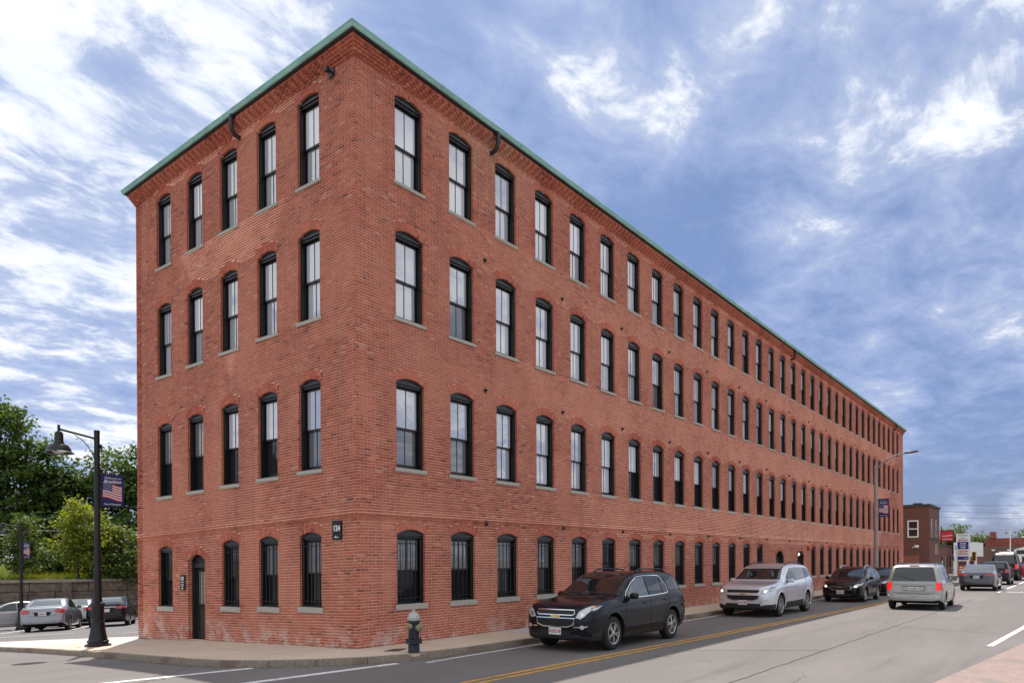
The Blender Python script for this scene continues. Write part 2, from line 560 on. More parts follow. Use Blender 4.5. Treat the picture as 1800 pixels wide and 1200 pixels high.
# copper gutter, soffit and roof
def eave(name, prof, mat):
    mb = MB(); n = len(prof)
    vs = []
    for o_, z in prof:
        for cx_, cy_ in ((-o_, -o_), (BL+o_, -o_), (BL+o_, BD+o_), (-o_, BD+o_)):
            vs.append((cx_, cy_, z - SH*cy_))
    fs = []
    for i in range(n-1):
        for k in range(4):
            k2 = (k+1) % 4
            fs.append((i*4+k, i*4+k2, (i+1)*4+k2, (i+1)*4+k))
    mb.add(vs, fs)
    return mb.build(name, mat, bld, recalc=False)
eave('soffit', [(-.05, 12.757), (.235, 12.757), (.235, 12.778)], MAT['soffit'])
gut = eave('gutter', [(.20, 12.779), (.25, 12.772), (.266, 12.785), (.276, 12.812), (.290, 12.845), (.301, 12.872), (.297, 12.884), (.18, 12.886)], MAT['copper'])
# seams where the gutter lengths join
mb = MB()
for x in np.arange(2.4, 60, 3.05):
    mb.prism([(-.20, 12.778), (-.246, 12.774), (-.267, 12.787), (-.278, 12.812), (-.296, 12.845), (-.308, 12.876), (-.20, 12.89)], 'x', x, x+.03)
mb.build('gutter_seam', MAT['copper'], gut)
mb = MB()
pts = [(-.2, -.2), (BL+.2, -.2), (BL+.2, BD+.2), (-.2, BD+.2)]
mb.add([(x, y, 12.85 - SH*y) for x, y in pts] + [(x, y, 12.78 - SH*y) for x, y in pts], [(0,1,2,3), (7,6,5,4), (0,4,5,1), (1,5,6,2), (2,6,7,3), (3,7,4,0)])
mb.build('roof', MAT['roof'], bld)

# ---- windows: local x along the wall, y into the wall, z up from the sill top
WM = {}
def arch_pts(a, h, rise, R=None, n=14, add=0.0):
    R0 = (a*a+rise*rise)/(2*rise); zc = h + rise - R0
    th = math.asin(a/R0)
    return [((R0+add)*math.sin(-th + 2*th*k/n), zc + (R0+add)*math.cos(-th + 2*th*k/n)) for k in range(n+1)], R0, zc, th
def voussoir_mesh(key, a, h, rise, rings=2):
    if key in WM: return WM[key]
    _, R0, zc, th = arch_pts(a, h, rise)
    V = []; F = []; T = []
    rr = random.Random(sum(ord(c_) for c_ in str(key)))
    rw = RINGT/rings
    for ring in range(rings):
        ri = R0 + ring*rw + (.004 if ring else 0.0); ro = R0 + (ring+1)*rw - .005
        n = max(6, int(round(2*th*(ri+.05)/.064)))
        for k in range(n):
            a0 = -th + 2*th*(k+.13)/n; a1 = -th + 2*th*(k+.87)/n
            b = len(V); d = -.0105 - rr.uniform(0, .003); dd = .10
            for y in (d, dd):
                for rad, an in ((ri, a0), (ri, a1), (ro, a1), (ro, a0)):
                    V.append((rad*math.sin(an), y, zc + rad*math.cos(an)))
            F += [(b, b+1, b+2, b+3), (b, b+4, b+5, b+1), (b+1, b+5, b+6, b+2), (b+2, b+6, b+7, b+3), (b+3, b+7, b+4, b)]
            T += [min(1, max(0, rr.gauss(.45, .17)))]*5
    me = bpy.data.meshes.new('brick_arch'); me.from_pydata(V, [], F)
    me.materials.append(MAT['brick']); me.materials.append(MAT['mortar'])
    # mortar bed behind the rings
    bm = bmesh.new(); bm.from_mesh(me)
    inn = [((R0+.006)*math.sin(-th+2*th*k/14), zc+(R0+.006)*math.cos(-th+2*th*k/14)) for k in range(15)]
    out = [((R0+RINGT)*math.sin(-th+2*th*k/14), zc+(R0+RINGT)*math.cos(-th+2*th*k/14)) for k in range(15)]
    vi = [bm.verts.new((x, -.002, z)) for x, z in inn]; vo = [bm.verts.new((x, -.002, z)) for x, z in out]
    vb = [bm.verts.new((x, .10, z)) for x, z in inn]
    for k in range(14):
        f = bm.faces.new((vi[k], vi[k+1], vo[k+1], vo[k])); f.material_index = 1
        f = bm.faces.new((vi[k], vb[k], vb[k+1], vi[k+1])); f.material_index = 1
    bm.to_mesh(me); bm.free()
    T += [.5]*(len(me.polygons)-len(T))
    at_ = me.attributes.new('tint', 'FLOAT', 'FACE'); at_.data.foreach_set('value', T)
    WM[key] = me
    return me
def reveals(key, a, h, parent):
    for s_ in (-1, 1):
        kk = key + (s_,)
        if kk not in WM:
            mb = MB(); n = int(h/CH); T = []
            rr = random.Random(3)
            lo, hi = min(s_*(a+.006), s_*(a+.05)), max(s_*(a+.006), s_*(a+.05))
            prof = []
            mb.box(lo, hi, .002, .099, -.005, h+.02); T += [.55]*6
            for k in range(n+1):
                z0 = k*CH; z1 = min(z0+CH-.0135, h+.01)
                mb.box(min(s_*a, s_*(a+.03)), max(s_*a, s_*(a+.03)), .0015, .10, z0, z1); T += [rr.gauss(.42, .15)]*6
            me = mb.mesh('brick_reveal', MAT['brick'])
            at_ = me.attributes.new('tint', 'FLOAT', 'FACE'); at_.data.foreach_set('value', [min(1, max(0, t_)) for t_ in T])
            WM[kk] = me
        link('brick_reveal', WM[kk], parent)
def window_meshes(key, a, h, rise):
    if key in WM: return WM[key]
    top = h - .085; ai = a - .055
    # frame: casing jambs, head bar, bottom board
    f = MB()
    f.box(-a, -ai, .055, .27, 0.0, h); f.box(ai, a, .055, .27, 0.0, h)
    f.box(-ai, ai, .075, .27, top, h-.012); f.box(-ai, ai, .07, .27, 0.0, .035)
    for s_ in (-1, 1):   # stop beads
        f.box(s_*ai - .012, s_*ai + .012, .115, .135, .036, top-.001)
    # head board filling the arch
    hb = MB()
    pts, _, _, _ = arch_pts(a, h, rise, n=14, add=-.001)
    hb.prism([(-a, h-.012)] + pts + [(a, h-.012)], 'y', .062, .10)
    pin, _, _, _ = arch_pts(a, h, rise, n=14, add=-.03)
    for k in range(14):
        p0, p1, q0, q1 = pts[k], pts[k+1], pin[k], pin[k+1]
        hb.prism([p0, p1, q1, q0], 'y', .045, .061)
    hb.box(-a+.001, a-.001, .047, .061, h-.03, h+.012)
    def sash(z0, z1, y, brail, trail):
        s = MB(); st = .045; w = ai - .004
        s.box(-w, -w+st, y, y+.035, z0, z1); s.box(w-st, w, y, y+.035, z0, z1)
        s.box(-w+st, w-st, y, y+.035, z0, z0+brail); s.box(-w+st, w-st, y, y+.035, z1-trail, z1)
        s.box(-.0095, .0095, y+.004, y+.03, z0+brail, z1-trail)
        panes = [MB().box(-w+st-.006, -.004, y+.012, y+.02, z0+brail-.005, z1-trail+.005).mesh('pane', MAT['pane_dark']),
                 MB().box(.004, w-st+.006, y+.012, y+.02, z0+brail-.005, z1-trail+.005).mesh('pane', MAT['pane_dark'])]
        return s.mesh('sash', MAT['black_frame']), panes
    mid = .035 + (top-.035)*.487
    up_, pu = sash(mid-.022, top-.002, .145, .044, .045)
    lo_, pl = sash(.036, mid+.02, .185, .07, .04)
    WM[key] = (f.mesh('window', MAT['black_frame']), hb.mesh('head_board', MAT['head']), up_, lo_, pu, pl)
    return WM[key]
def sill_mesh(key, a, sh):
    if key in WM: return WM[key]
    me = MB().box(-a-.065, a+.065, -.035, .10, -sh, -.004).mesh('sill', MAT['granite'])
    bm = bmesh.new(); bm.from_mesh(me); bmesh.ops.bevel(bm, geom=bm.edges[:], offset=.006, segments=1, affect='EDGES'); bm.to_mesh(me); bm.free()
    WM[key] = me
    return me
pane_cache = {}
def pane_obj(me, mat, parent):
    key = (me.name, mat)
    if key not in pane_cache:
        m2 = me.copy(); m2.materials.clear(); m2.materials.append(MAT[mat]); pane_cache[key] = m2
    return link('pane', pane_cache[key], parent)
guard_cache = {}
def guard(parent, a, h, each):
    key = (a, h)
    if key not in guard_cache:
        bar = MB().box(-.008, .008, -.008, .008, .03, h-.12).mesh('guard_bar', MAT['iron'])
        cb = MB(); cb.box(-a+.002, a-.002, -.004, .004, -.008, .008)
        guard_cache[key] = (bar, cb.mesh('guard_crossbar', MAT['iron']))
    bar, cb = guard_cache[key]
    if each:
        n = 5
        for k in range(n):
            link('guard_bar', bar, parent, (-a + 2*a*(k+.75)/(n+.5), .03, 0))
        for z in (.13, h-.21): link('guard_crossbar', cb, parent, (0, .042, z))
    else:
        j = MB()
        for k in range(5):
            x = -a + 2*a*(k+.75)/5.5
            j.box(x-.008, x+.008, .022, .038, .03, h-.12)
        for z in (.13, h-.21): j.box(-a+.002, a-.002, .039, .047, z-.008, z+.008)
        kk = ('gj', a, h)
        if kk not in WM: WM[kk] = j.mesh('window_guard', MAT['iron'])
        link('window_guard', WM[kk], parent)
rw_ = random.Random(21)
def place_window(side, i, r, op):
    a, h, rise = op['a'], op['zs']-op['z0'], op['rise']
    fm, hb, us, ls, pu, pl = window_meshes((side, 'win', r), a, h, rise)
    if side == 'R': w = link('window', fm, bld, (op['c'], 0, op['z0']))
    else: w = link('window', fm, bld, (0, op['c'], op['z0'] - SH*op['c']), (0, 0, -math.pi/2))
    link('head_board', hb, w); link('upper_sash', us, w); link('lower_sash', ls, w)
    link('sill', sill_mesh((side, 'sill', r), a, op['sill']), w)
    link('brick_arch', voussoir_mesh((side, 'arch', r), a, h, rise), w)
    reveals((side, 'rev', r), a, h, w)
    if r == 0:
        mu = 'pane_grey' if rw_.random() < .8 and i < 12 else 'pane_dark'; ml = 'pane_dark'
        if side == 'L' and i == 4: mu = 'pane_dark'
    elif r == 1:
        mu, ml = 'pane_pale', ('pane_pale' if 1 < i < 6 else 'pane_mid')  # lower panes darkened to stand in for trees and buildings mirrored there
        if side == 'L': ml = 'pane_mid' if i == 0 else 'pane_dark'; mu = 'pane_pale' if i < 3 else 'pane_mid'
        if side == 'R' and i > 5: ml = 'pane_dark'
    else:
        mu = 'pane_pale'; ml = 'pane_pale'
        if rw_.random() < .1: ml = 'pane_mid'
    def vary(m_):
        if m_ != 'pane_pale': return m_
        q = rw_.random()
        return 'pane_sky' if q < .42 else 'pane_sky2' if q < .72 else 'pane_pale'
    mu, ml = vary(mu), vary(ml)
    for p in pu: pane_obj(p, mu, w)
    for p in pl: pane_obj(p, ml, w)
    if r == 0 and not (side == 'L' and i == 4):
        guard(w, a, h, side == 'L' or i < 14)
for i, r, op in OPR: place_window('R', i, r, op)
for i, r, op in OPL: place_window('L', i, r, op)

# ---- side door (left face)
def door_common(op, side):
    a, h, rise = op['a'], op['zs']-op['z0'], op['rise']
    y_ = .02 if side == 'R' else .10  # street jambs carried forward, dark in place of the shaded reveal
    f = MB(); f.box(-a+.001, -a+.06, y_, .30, 0, h); f.box(a-.06, a-.001, y_, .30, 0, h)
    pts, _, _, _ = arch_pts(a, h, rise, n=14, add=-.001)
    fm = f.mesh('door', MAT['doorpaint'])
    if side == 'R': d = link('door', fm, bld, (op['c'], 0, op['z0']))
    else: d = link('door', fm, bld, (0, op['c'], op['z0'] - SH*op['c']), (0, 0, -math.pi/2))
    link('brick_arch', voussoir_mesh((side, 'darch', op['c']), a, h, rise), d)
    reveals((side, 'drev', op['c']), a, h, d)
    return d, a, h, rise, pts
d, a, h, rise, pts = door_common(DOOR_L, 'L')
MB().prism([(-a, h-.13)] + pts + [(a, h-.13)], 'y', .16, .20).build('transom_board', MAT['doorpaint'], d)
mb = MB(); mb.box(-a+.06, a-.06, .12, .159, h-.13, h-.10); mb.box(-a+.08, a-.08, .135, .159, h-.02, h+.0); mb.box(-a+.06, a-.06, .12, .25, h-.20, h-.131)
mb.build('transom_moulding', MAT['doorpaint'], d)
mb = MB(); w_ = a-.065
mb.box(-w_, -w_+.09, .20, .245, 0.01, h-.21); mb.box(w_-.09, w_, .20, .245, 0.01, h-.21)
mb.box(-w_+.09, w_-.09, .20, .245, h-.30, h-.21); mb.box(-w_+.09, w_-.09, .20, .245, .01, .24)
mb.box(-w_+.09, w_-.09, .20, .245, .84, .95); mb.box(-w_+.09, w_-.09, .215, .24, .24, .84)
leaf = mb.build('door_leaf', MAT['doorpaint'], d)
MB().box(-w_+.15, w_-.15, .205, .216, .30, .78).build('raised_panel', MAT['doorpaint'], leaf)
MB().box(-w_+.09, w_-.09, .224, .232, .95, h-.30).build('pane', MAT['pane_door'], leaf)
for k in range(5):
    x = -w_+.11 + (2*w_-.22)*k/4
    MB().box(x-.007, x+.007, .17, .184, .88, h-.24).build('guard_bar', MAT['iron'], d)
for z in (.9, h-.27): MB().box(-w_+.07, w_-.07, .185, .199, z-.008, z+.008).build('guard_crossbar', MAT['iron'], d)
MB().lathe([(.0, -.055), (.022, -.05), (.026, -.035), (.012, -.02), (.012, .0)], 10, (w_-.045, .20, 1.0), 'y').build('door_knob', plain('brass', (.5, .38, .16), .3, 1), leaf, smooth=True)
# ---- street doors (right face)
for n_, op in enumerate(DOORS_R):
    d, a, h, rise, pts = door_common(op, 'R')
    MB().prism([(-a, h+.02)] + pts + [(a, h+.02)], 'y', .23, .26).build('fanlight', MAT['pane_dark'], d)
    mb = MB(); mb.box(-a+.06, a-.06, .20, .28, h-.06, h+.02)
    for x in (-.3, 0, .3): mb.box(x-.012, x+.012, .205, .229, h+.02, h+.02+rise*(.85-abs(x)*.6))
    mb.build('transom_bar', MAT['doorpaint'], d)
    lin = MB()  # dark lining stands in for the shade inside the arched reveal
    pin, _, _, _ = arch_pts(a, h, rise, n=14, add=-.05)
    for k in range(14): lin.prism([pts[k], pts[k+1], pin[k+1], pin[k]], 'y', .02, .23)
    lin.build('arch_shade_lining', MAT['doorpaint'], d)
    for s_ in (-1, 1):
        x0, x1 = (-a+.062, -.004) if s_ < 0 else (.004, a-.062)
        mb = MB(); mb.box(x0, x0+.08, .22, .26, .01, h-.07); mb.box(x1-.08, x1, .22, .26, .01, h-.07)
        mb.box(x0+.08, x1-.08, .22, .26, .01, .3); mb.box(x0+.08, x1-.08, .22, .26, h-.16, h-.07); mb.box(x0+.08, x1-.08, .22, .26, .85, .95)
        lf = mb.build('door_leaf', MAT['doorpaint'], d)
        MB().box(x0+.08, x1-.08, .236, .242, .95, h-.16).build('pane', MAT['pane_mid' if n_ == 0 else 'pane_dark'], lf)
        MB().box(x0+.08, x1-.08, .232, .25, .3, .85).build('panel', MAT['doorpaint'], lf)
        MB().tube([(-s_*0.0 + (x1-.04 if s_ < 0 else x0+.04), .19, .9), (x1-.04 if s_ < 0 else x0+.04, .19, 1.2)], .012, 6).build('pull_handle', MAT['iron'], lf)

# ---- wall anchors, leader elbows, lamps on the wall
anch = MB().lathe([(0, -.03), (.03, -.03), (.05, -.018), (.06, 0)], 10, axis='y').mesh('wall_anchor', MAT['iron'], True)
stub = MB().lathe([(0, -.075), (.022, -.075), (.028, -.06), (.028, 0.0)], 8, axis='y').mesh('anchor_bolt', MAT['iron'], True)
for k in range(16):
    x = 4.22 + 3.534*k
    for z in (2.765, 6.165, 9.48):
        if x > 60: continue
        o = link('wall_anchor', anch, bld, (x, -.008, z)); link('anchor_bolt', stub, o)
def leader(side, u):
    mb = MB()
    prof = [(-.24, 12.775), (-.245, 12.65), (-.245, 12.50), (-.22, 12.40), (-.16, 12.34), (-.02, 12.31)]
    if side == 'R':
        mb.tube([(u, y, z) for y, z in prof], .055, 10)
        mb.box(u-.075, u+.075, -.29, -.19, 12.70, 12.75)
    else:
        mb.tube([(y, u, z - SH*u) for y, z in prof], .055, 10)
        mb.box(-.29, -.19, u-.075, u+.075, 12.70-SH*u, 12.75-SH*u)
    mb.build('downspout_elbow', MAT['leader'], bld, smooth=True)
leader('R', 4.5); leader('R', 29.4); leader('R', 56.4); leader('L', 4.22)
# ------------------------------------------------------------------ ground, road, pavements
def asphalt(name, c1, c2, seed, patch):
    m, t, b = newmat(name)
    col = ramp(t, noisen(t, 26, 8, .75), [(.3, c1), (.72, c2)])
    spk = noisen(t, 160, 3, .7)
    col = mixc(t, mrange(t, spk, .58, .75, 0, .45), col, tuple(min(1, c*1.7) for c in c2))
    lg = noisen(t, .35, 6, .65, sc=(.35, 1.3, 1))
    col = mixc(t, mrange(t, lg, .42, .68, 0, .55), col, patch)
    st = noisen(t, 1.2, 7, .7, sc=(.12, 1.6, 1))
    col = mixc(t, mrange(t, st, .52, .72, 0, .35), col, tuple(c*.55 for c in c1))
    vo = t.nodes.new('ShaderNodeTexVoronoi'); vo.feature = 'DISTANCE_TO_EDGE'; vo.inputs['Scale'].default_value = .16
    g = t.nodes.new('ShaderNodeNewGeometry')
    wob = t.nodes.new('ShaderNodeVectorMath'); wob.operation = 'ADD'
    nn = t.nodes.new('ShaderNodeTexNoise'); nn.inputs['Scale'].default_value = 1.1; nn.inputs['Detail'].default_value = 6
    t.links.new(g.outputs['Position'], nn.inputs['Vector']); t.links.new(g.outputs['Position'], wob.inputs[0]); t.links.new(nn.outputs['Color'], wob.inputs[1])
    t.links.new(wob.outputs[0], vo.inputs['Vector'])
    crk = mathn(t, 'MULTIPLY', mrange(t, vo.outputs['Distance'], 0.0006, .003, 1, 0), mrange(t, noisen(t, .5, 2, .5), .44, .55))
    col = mixc(t, mathn(t, 'MULTIPLY', crk, .8), col, (.03, .03, .03))
    t.links.new(col, b.inputs['Base Color']); b.inputs['Roughness'].default_value = .9
    bump(t, b, spk, .5, .008)
    return m
MAT['asphalt'] = asphalt('worn_asphalt', (.128, .114, .109), (.178, .159, .151), 0, (.205, .184, .175))
MAT['lot_asphalt'] = asphalt('car_park_asphalt', (.11, .105, .105), (.16, .15, .148), 1, (.18, .17, .165))
def concrete(name, c1, c2, st):
    m, t, b = newmat(name)
    col = ramp(t, noisen(t, 9, 8, .7), [(.3, c1), (.7, c2)])
    lg = noisen(t, .9, 7, .7)
    col = mixc(t, mrange(t, lg, .45, .7, 0, .6), col, st)
    sp = noisen(t, 120, 3, .7)
    col = mixc(t, mrange(t, sp, .6, .8, 0, .4), col, tuple(c*.6 for c in c1))
    oi = t.nodes.new('ShaderNodeObjectInfo')
    col = mixc(t, mrange(t, oi.outputs['Random'], 0, 1, 0, .22), col, tuple(c*.75 for c in c1))
    t.links.new(col, b.inputs['Base Color']); b.inputs['Roughness'].default_value = .92
    bump(t, b, sp, .25, .005)
    return m
MAT['concrete'] = concrete('tan_concrete', (.58, .45, .34), (.68, .55, .43), (.55, .40, .27))
MAT['concrete_new'] = concrete('pale_concrete', (.47, .45, .415), (.56, .54, .50), (.43, .41, .37))
MAT['joint'] = plain('pavement_joint', (.09, .075, .06), .95)
MAT['curb'] = mottled('granite_curb', (.20, .16, .12), (.34, .28, .22), 18, .9, bs=.3, c3=(.17, .10, .075), scale2=.7)
MAT['white_paint'] = mottled('worn_white_paint', (.62, .60, .57), (.80, .79, .77), 30, .7, c3=(.48, .46, .43), scale2=5)
MAT['yellow_paint'] = mottled('worn_yellow_paint', (.55, .27, .03), (.68, .36, .05), 30, .7, c3=(.38, .2, .05), scale2=4)
MAT['dirt'] = mottled('bare_ground', (.10, .09, .06), (.17, .15, .10), 1, .95)
MAT['red_paving'] = mottled('reddish_paving', (.24, .175, .155), (.31, .23, .205), 12, .9, bs=.3, c3=(.22, .18, .165), scale2=1.5)

def sheet(name, poly, off, mat, parent=None, step=1.2, kind=None):
    bm = bmesh.new()
    bm.faces.new([bm.verts.new((x, y, 0)) for x, y in poly])
    ys = [p[1] for p in poly]
    y = max(min(ys), -.001); ylim = min(max(ys), 36)
    while y < ylim:
        if y > min(ys):
            bmesh.ops.bisect_plane(bm, geom=bm.verts[:]+bm.edges[:]+bm.faces[:], plane_co=(0, y, 0), plane_no=(0, 1, 0))
        y += step
    for v in bm.verts: v.co.z = gz(v.co.y) + off
    bmesh.ops.recalc_face_normals(bm, faces=bm.faces)
    me = bpy.data.meshes.new(name); bm.to_mesh(me); bm.free(); me.materials.append(mat)
    for p in me.polygons:
        if p.normal.z < 0: p.flip()
    o = link(name, me, parent)
    if kind: o['kind'] = kind
    return o
sheet('ground', [(-1500, -1500), (1500, -1500), (1500, 1500), (-1500, 1500)], -.16, MAT['dirt'], kind='structure')
road = sheet('road', [(-70, -70), (260, -70), (260, 70), (-70, 70)], -.12, MAT['asphalt'], kind='structure')
tag(road, 'grey worn asphalt street and junction in front of the brick building')
sheet('car_park', [(-2.62, 9.7), (45, 9.7), (45, 45), (-2.62, 45)], -.03, MAT['lot_asphalt'], kind='structure')

# curb line, from the side street round the corner and up the main street
CURB = [(-2.80, 60), (-2.80, 40), (-2.80, 30), (-2.78, 20), (-2.8, 12), (-2.85, 7.6), (-2.86, 5.8), (-2.86, 3.3), (-2.80, 1.9), (-2.62, .75), (-2.2, -.1), (-1.6, -.72), (-.82, -1.26), (.0, -1.60), (1.1, -1.72), (3.6, -1.80), (13, -1.86), (27, -1.86), (60, -1.86), (140, -1.86)]
def resample(P, step):
    out = [P[0]]; acc = 0
    for (x0, y0), (x1, y1) in zip(P, P[1:]):
        L_ = math.hypot(x1-x0, y1-y0); n = max(1, int(round(L_/step)))
        for k in range(1, n+1): out.append((x0+(x1-x0)*k/n, y0+(y1-y0)*k/n))
    return out
curb = empty('curb'); tag(curb, 'granite curb edging the pavement round the corner', kind='structure')
CP = resample(CURB, 1.9)
def left_n(p, q):
    dx, dy = q[0]-p[0], q[1]-p[1]; l = math.hypot(dx, dy); return (-dy/l, dx/l)
for i in range(len(CP)-1):
    p, q = CP[i], CP[i+1]
    if q[0] > 90: break
    na = left_n(CP[max(i-1, 0)], q); nb = left_n(p, CP[min(i+2, len(CP)-1)])
    wdt = .15
    sx, sy = (q[0]-p[0]), (q[1]-p[1]); l = math.hypot(sx, sy); e = .006/l
    p0 = (p[0]+sx*e, p[1]+sy*e); q0 = (q[0]-sx*e, q[1]-sy*e)
    jz = random.uniform(-.006, .006)
    pts = [p0, q0, (q0[0]+nb[0]*wdt, q0[1]+nb[1]*wdt), (p0[0]+na[0]*wdt, p0[1]+na[1]*wdt)]
    vs = [(x, y, gz(y)-.2) for x, y in pts] + [(x, y, gz(y)+.004+jz) for x, y in pts]
    # rounded front top edge
    me = MB().add(vs, [(0,3,2,1), (4,5,6,7), (0,1,5,4), (1,2,6,5), (2,3,7,6), (3,0,4,7)]).mesh('curb_stone', MAT['curb'])
    bm = bmesh.new(); bm.from_mesh(me)
    ed = [e_ for e_ in bm.edges if all(v.co.z > gz(v.co.y)-.1 for v in e_.verts)]
    bmesh.ops.bevel(bm, geom=ed, offset=.015, segments=2, affect='EDGES'); bm.to_mesh(me); bm.free()
    link('curb_stone', me, curb)

def clip(poly, conv):
    out = list(poly); n = len(conv)
    for i in range(n):
        (ax, ay), (bx, by) = conv[i], conv[(i+1) % n]
        inp = out; out = []
        def ins(p): return (bx-ax)*(p[1]-ay) - (by-ay)*(p[0]-ax) >= -1e-9
        for j in range(len(inp)):
            P, Q = inp[j], inp[(j+1) % len(inp)]
            a_, b_ = ins(P), ins(Q)
            if a_: out.append(P)
            if a_ != b_:
                d1 = (bx-ax)*(P[1]-ay) - (by-ay)*(P[0]-ax); d2 = (bx-ax)*(Q[1]-ay) - (by-ay)*(Q[0]-ax)
                tt = d1/(d1-d2); out.append((P[0]+(Q[0]-P[0])*tt, P[1]+(Q[1]-P[1])*tt))
        if not out: return []
    return out
walk = sheet('sidewalk', [(-2.68, 1.5), (-2.5, .8), (-2.08, 0), (-1.5, -.6), (-.75, -1.13), (.02, -1.45), (1.1, -1.57), (3.6, -1.65), (13, -1.71), (90, -1.71), (90, .3), (.2, .3), (.2, 9.6), (2.0, 9.9), (.84, 11.5), (-1.52, 15.8), (-2.64, 18.4), (-2.68, 5)], -.012, MAT['joint'], kind='structure')
tag(walk, 'tan concrete pavement round the foot of the brick building')
def slab(poly, mat):
    if len(poly) < 3: return
    ar = abs(sum(poly[i][0]*poly[(i+1) % len(poly)][1] - poly[(i+1) % len(poly)][0]*poly[i][1] for i in range(len(poly))))/2
    if ar < .03: return
    cx_ = sum(p[0] for p in poly)/len(poly); cy_ = sum(p[1] for p in poly)/len(poly)
    jz = random.uniform(-.003, .003)
    mxd = max(math.hypot(x-cx_, y-cy_) for x, y in poly); k = 1-.009/mxd
    pp = [(cx_+(x-cx_)*k, cy_+(y-cy_)*k) for x, y in poly]
    n = len(pp)
    vs = [(x, y, gz(y)+jz) for x, y in pp] + [(x, y, gz(y)-.05) for x, y in pp]
    fs = [tuple(range(n))] + [(i, n+i, n+(i+1) % n, (i+1) % n) for i in range(n)]
    MB().add(vs, fs).build('slab', mat, walk)
x = 0.0
k = 0
while x < 88:
    w_ = 1.52
    slab([(x, -1.63 if x < 2 else -1.70), (x+w_, -1.63 if x < 2 else -1.70), (x+w_, 0), (x, 0)], MAT['concrete_new'] if 4 < x < 6.5 or k % 9 == 5 else MAT['concrete'])
    x += w_; k += 1
corner = [(-2.70, 1.6), (-2.5, .8), (-2.08, 0), (-1.5, -.6), (-.75, -1.12), (0, -1.44), (0, 0), (0, 1.6)]
slab([(0, -1.44), (0, 0), (-1.25, 0), (-1.25, -.78), (-.75, -1.12)], MAT['concrete'])
slab([(-1.25, 0), (-1.25, -.78), (-1.5, -.6), (-2.08, 0)][::-1], MAT['concrete'])
slab([(-1.35, 0), (0, 0), (0, 1.6), (-1.35, 1.6)], MAT['concrete'])
slab([(-2.08, 0), (-1.35, 0), (-1.35, 1.6), (-2.66, 1.6), (-2.46, .8)], MAT['concrete'])
for j in range(5):
    y0, y1 = 1.6+1.6*j, 3.2+1.6*j
    for x0, x1 in ((-2.70, -1.35), (-1.35, 0)):
        slab([(x0, y0), (x1, y0), (x1, y1), (x0, y1)], MAT['concrete_new'] if (x1 == 0 and j > 3) else MAT['concrete'])
reg = [(-2.69, 9.6), (1.95, 9.6), (.84, 11.5), (-1.52, 15.8), (-2.67, 18.2)]
for i in range(-2, 2):
    for j in range(6):
        x0, y0 = i*1.5, 9.6+j*1.6
        pl = clip([(x0, y0), (x0+1.5, y0), (x0+1.5, y0+1.6), (x0, y0+1.6)], reg)
        slab(pl, MAT['concrete_new'])

# painted markings
def stripe(name, P, wdt, mat, off=-.116, parent=road):
    L_ = []; R_ = []
    for i, p in enumerate(P):
        nx, ny = left_n(P[max(i-1, 0)], P[min(i+1, len(P)-1)])
        L_.append((p[0]+nx*wdt/2, p[1]+ny*wdt/2)); R_.append((p[0]-nx*wdt/2, p[1]-ny*wdt/2))
    vs = []
    for a_, b_ in zip(L_, R_): vs += [(a_[0], a_[1], gz(a_[1])+off), (b_[0], b_[1], gz(b_[1])+off)]
    fs = [(2*i, 2*i+1, 2*i+3, 2*i+2) for i in range(len(P)-1)]
    return MB().add(vs, fs).build(name, mat, parent)
YL = resample([(-1.7, -4.26), (5.8, -4.50), (23.7, -5.12), (38, -5.45)], 1.5)
for d_ in (-.11, .11):
    stripe('yellow_line', [(x_, y_+d_) for x_, y_ in YL], .105, MAT['yellow_paint'])
stripe('white_line', resample([(-11, 1.95), (-4.72, .60), (-2.42, .06)], .8), .17, MAT['white_paint'])
stripe('white_line', resample([(-11, -.65), (-3.45, -1.36), (-.44, -1.68)], .8), .17, MAT['white_paint'])
stripe('white_line', resample([(-.05, -2.06), (1.2, -2.02), (8, -2.06), (40, -2.1)], 2), .09, MAT['white_paint'])
stripe('white_line', [(9.09, -10.39), (14.79, -10.73), (17.5, -10.85)], .13, MAT['white_paint'])
stripe('white_line', [(38.7, -8.38), (60, -8.5), (75, -8.55)], .14, MAT['white_paint'])
stripe('white_line', [(39.7, -8.75), (40.1, -12)], .4, MAT['white_paint'])
sheet('crosswalk_paving', [(-3, -9.5), (2.92, -10.14), (10.2, -10.96), (10.2, -16), (-3, -16)], -.1155, MAT['red_paving'], parent=road)
def seam(P, w_): stripe('tar_seam', [(x_, y_+random.uniform(-.02, .02)) for x_, y_ in resample(P, .35)], w_, MAT['tar'], -.1165)
MAT['tar'] = plain('tar_seal', (.035, .033, .032), .6)
seam([(-2, -7.55), (12, -7.75), (30, -8.05)], .028); seam([(4.5, -5.3), (6.3, -7.7)], .022); seam([(13.0, -7.8), (12.4, -10.4)], .024)
# car park stripes run along the bays
hd = math.radians(60); dx_, dy_ = math.cos(hd), math.sin(hd)
for k in range(-3, 5):
    bx, by = 4.0 + k*2.75*math.sin(hd), 24.5 - k*2.75*math.cos(hd)
    stripe('bay_line', resample([(bx, by), (bx+dx_*5.2, by+dy_*5.2)], .8), .12, MAT['white_paint'], -.026)
stripe('bay_line', resample([(-2.2, 22.4), (2.2, 19.6)], .8), .14, MAT['white_paint'], -.026)
stripe('bay_line', resample([(2.2, 15.5), (9, 12.0)], .8), .12, MAT['white_paint'], -.026)
# iron cover by the hydrant
mb = MB(); mb.prism([(.02, -.80), (.22, -.98), (.60, -.86), (.40, -.68)], 'z', .002, .012)
mb.build('access_cover', plain('rusty_iron', (.07, .05, .04), .8), walk)

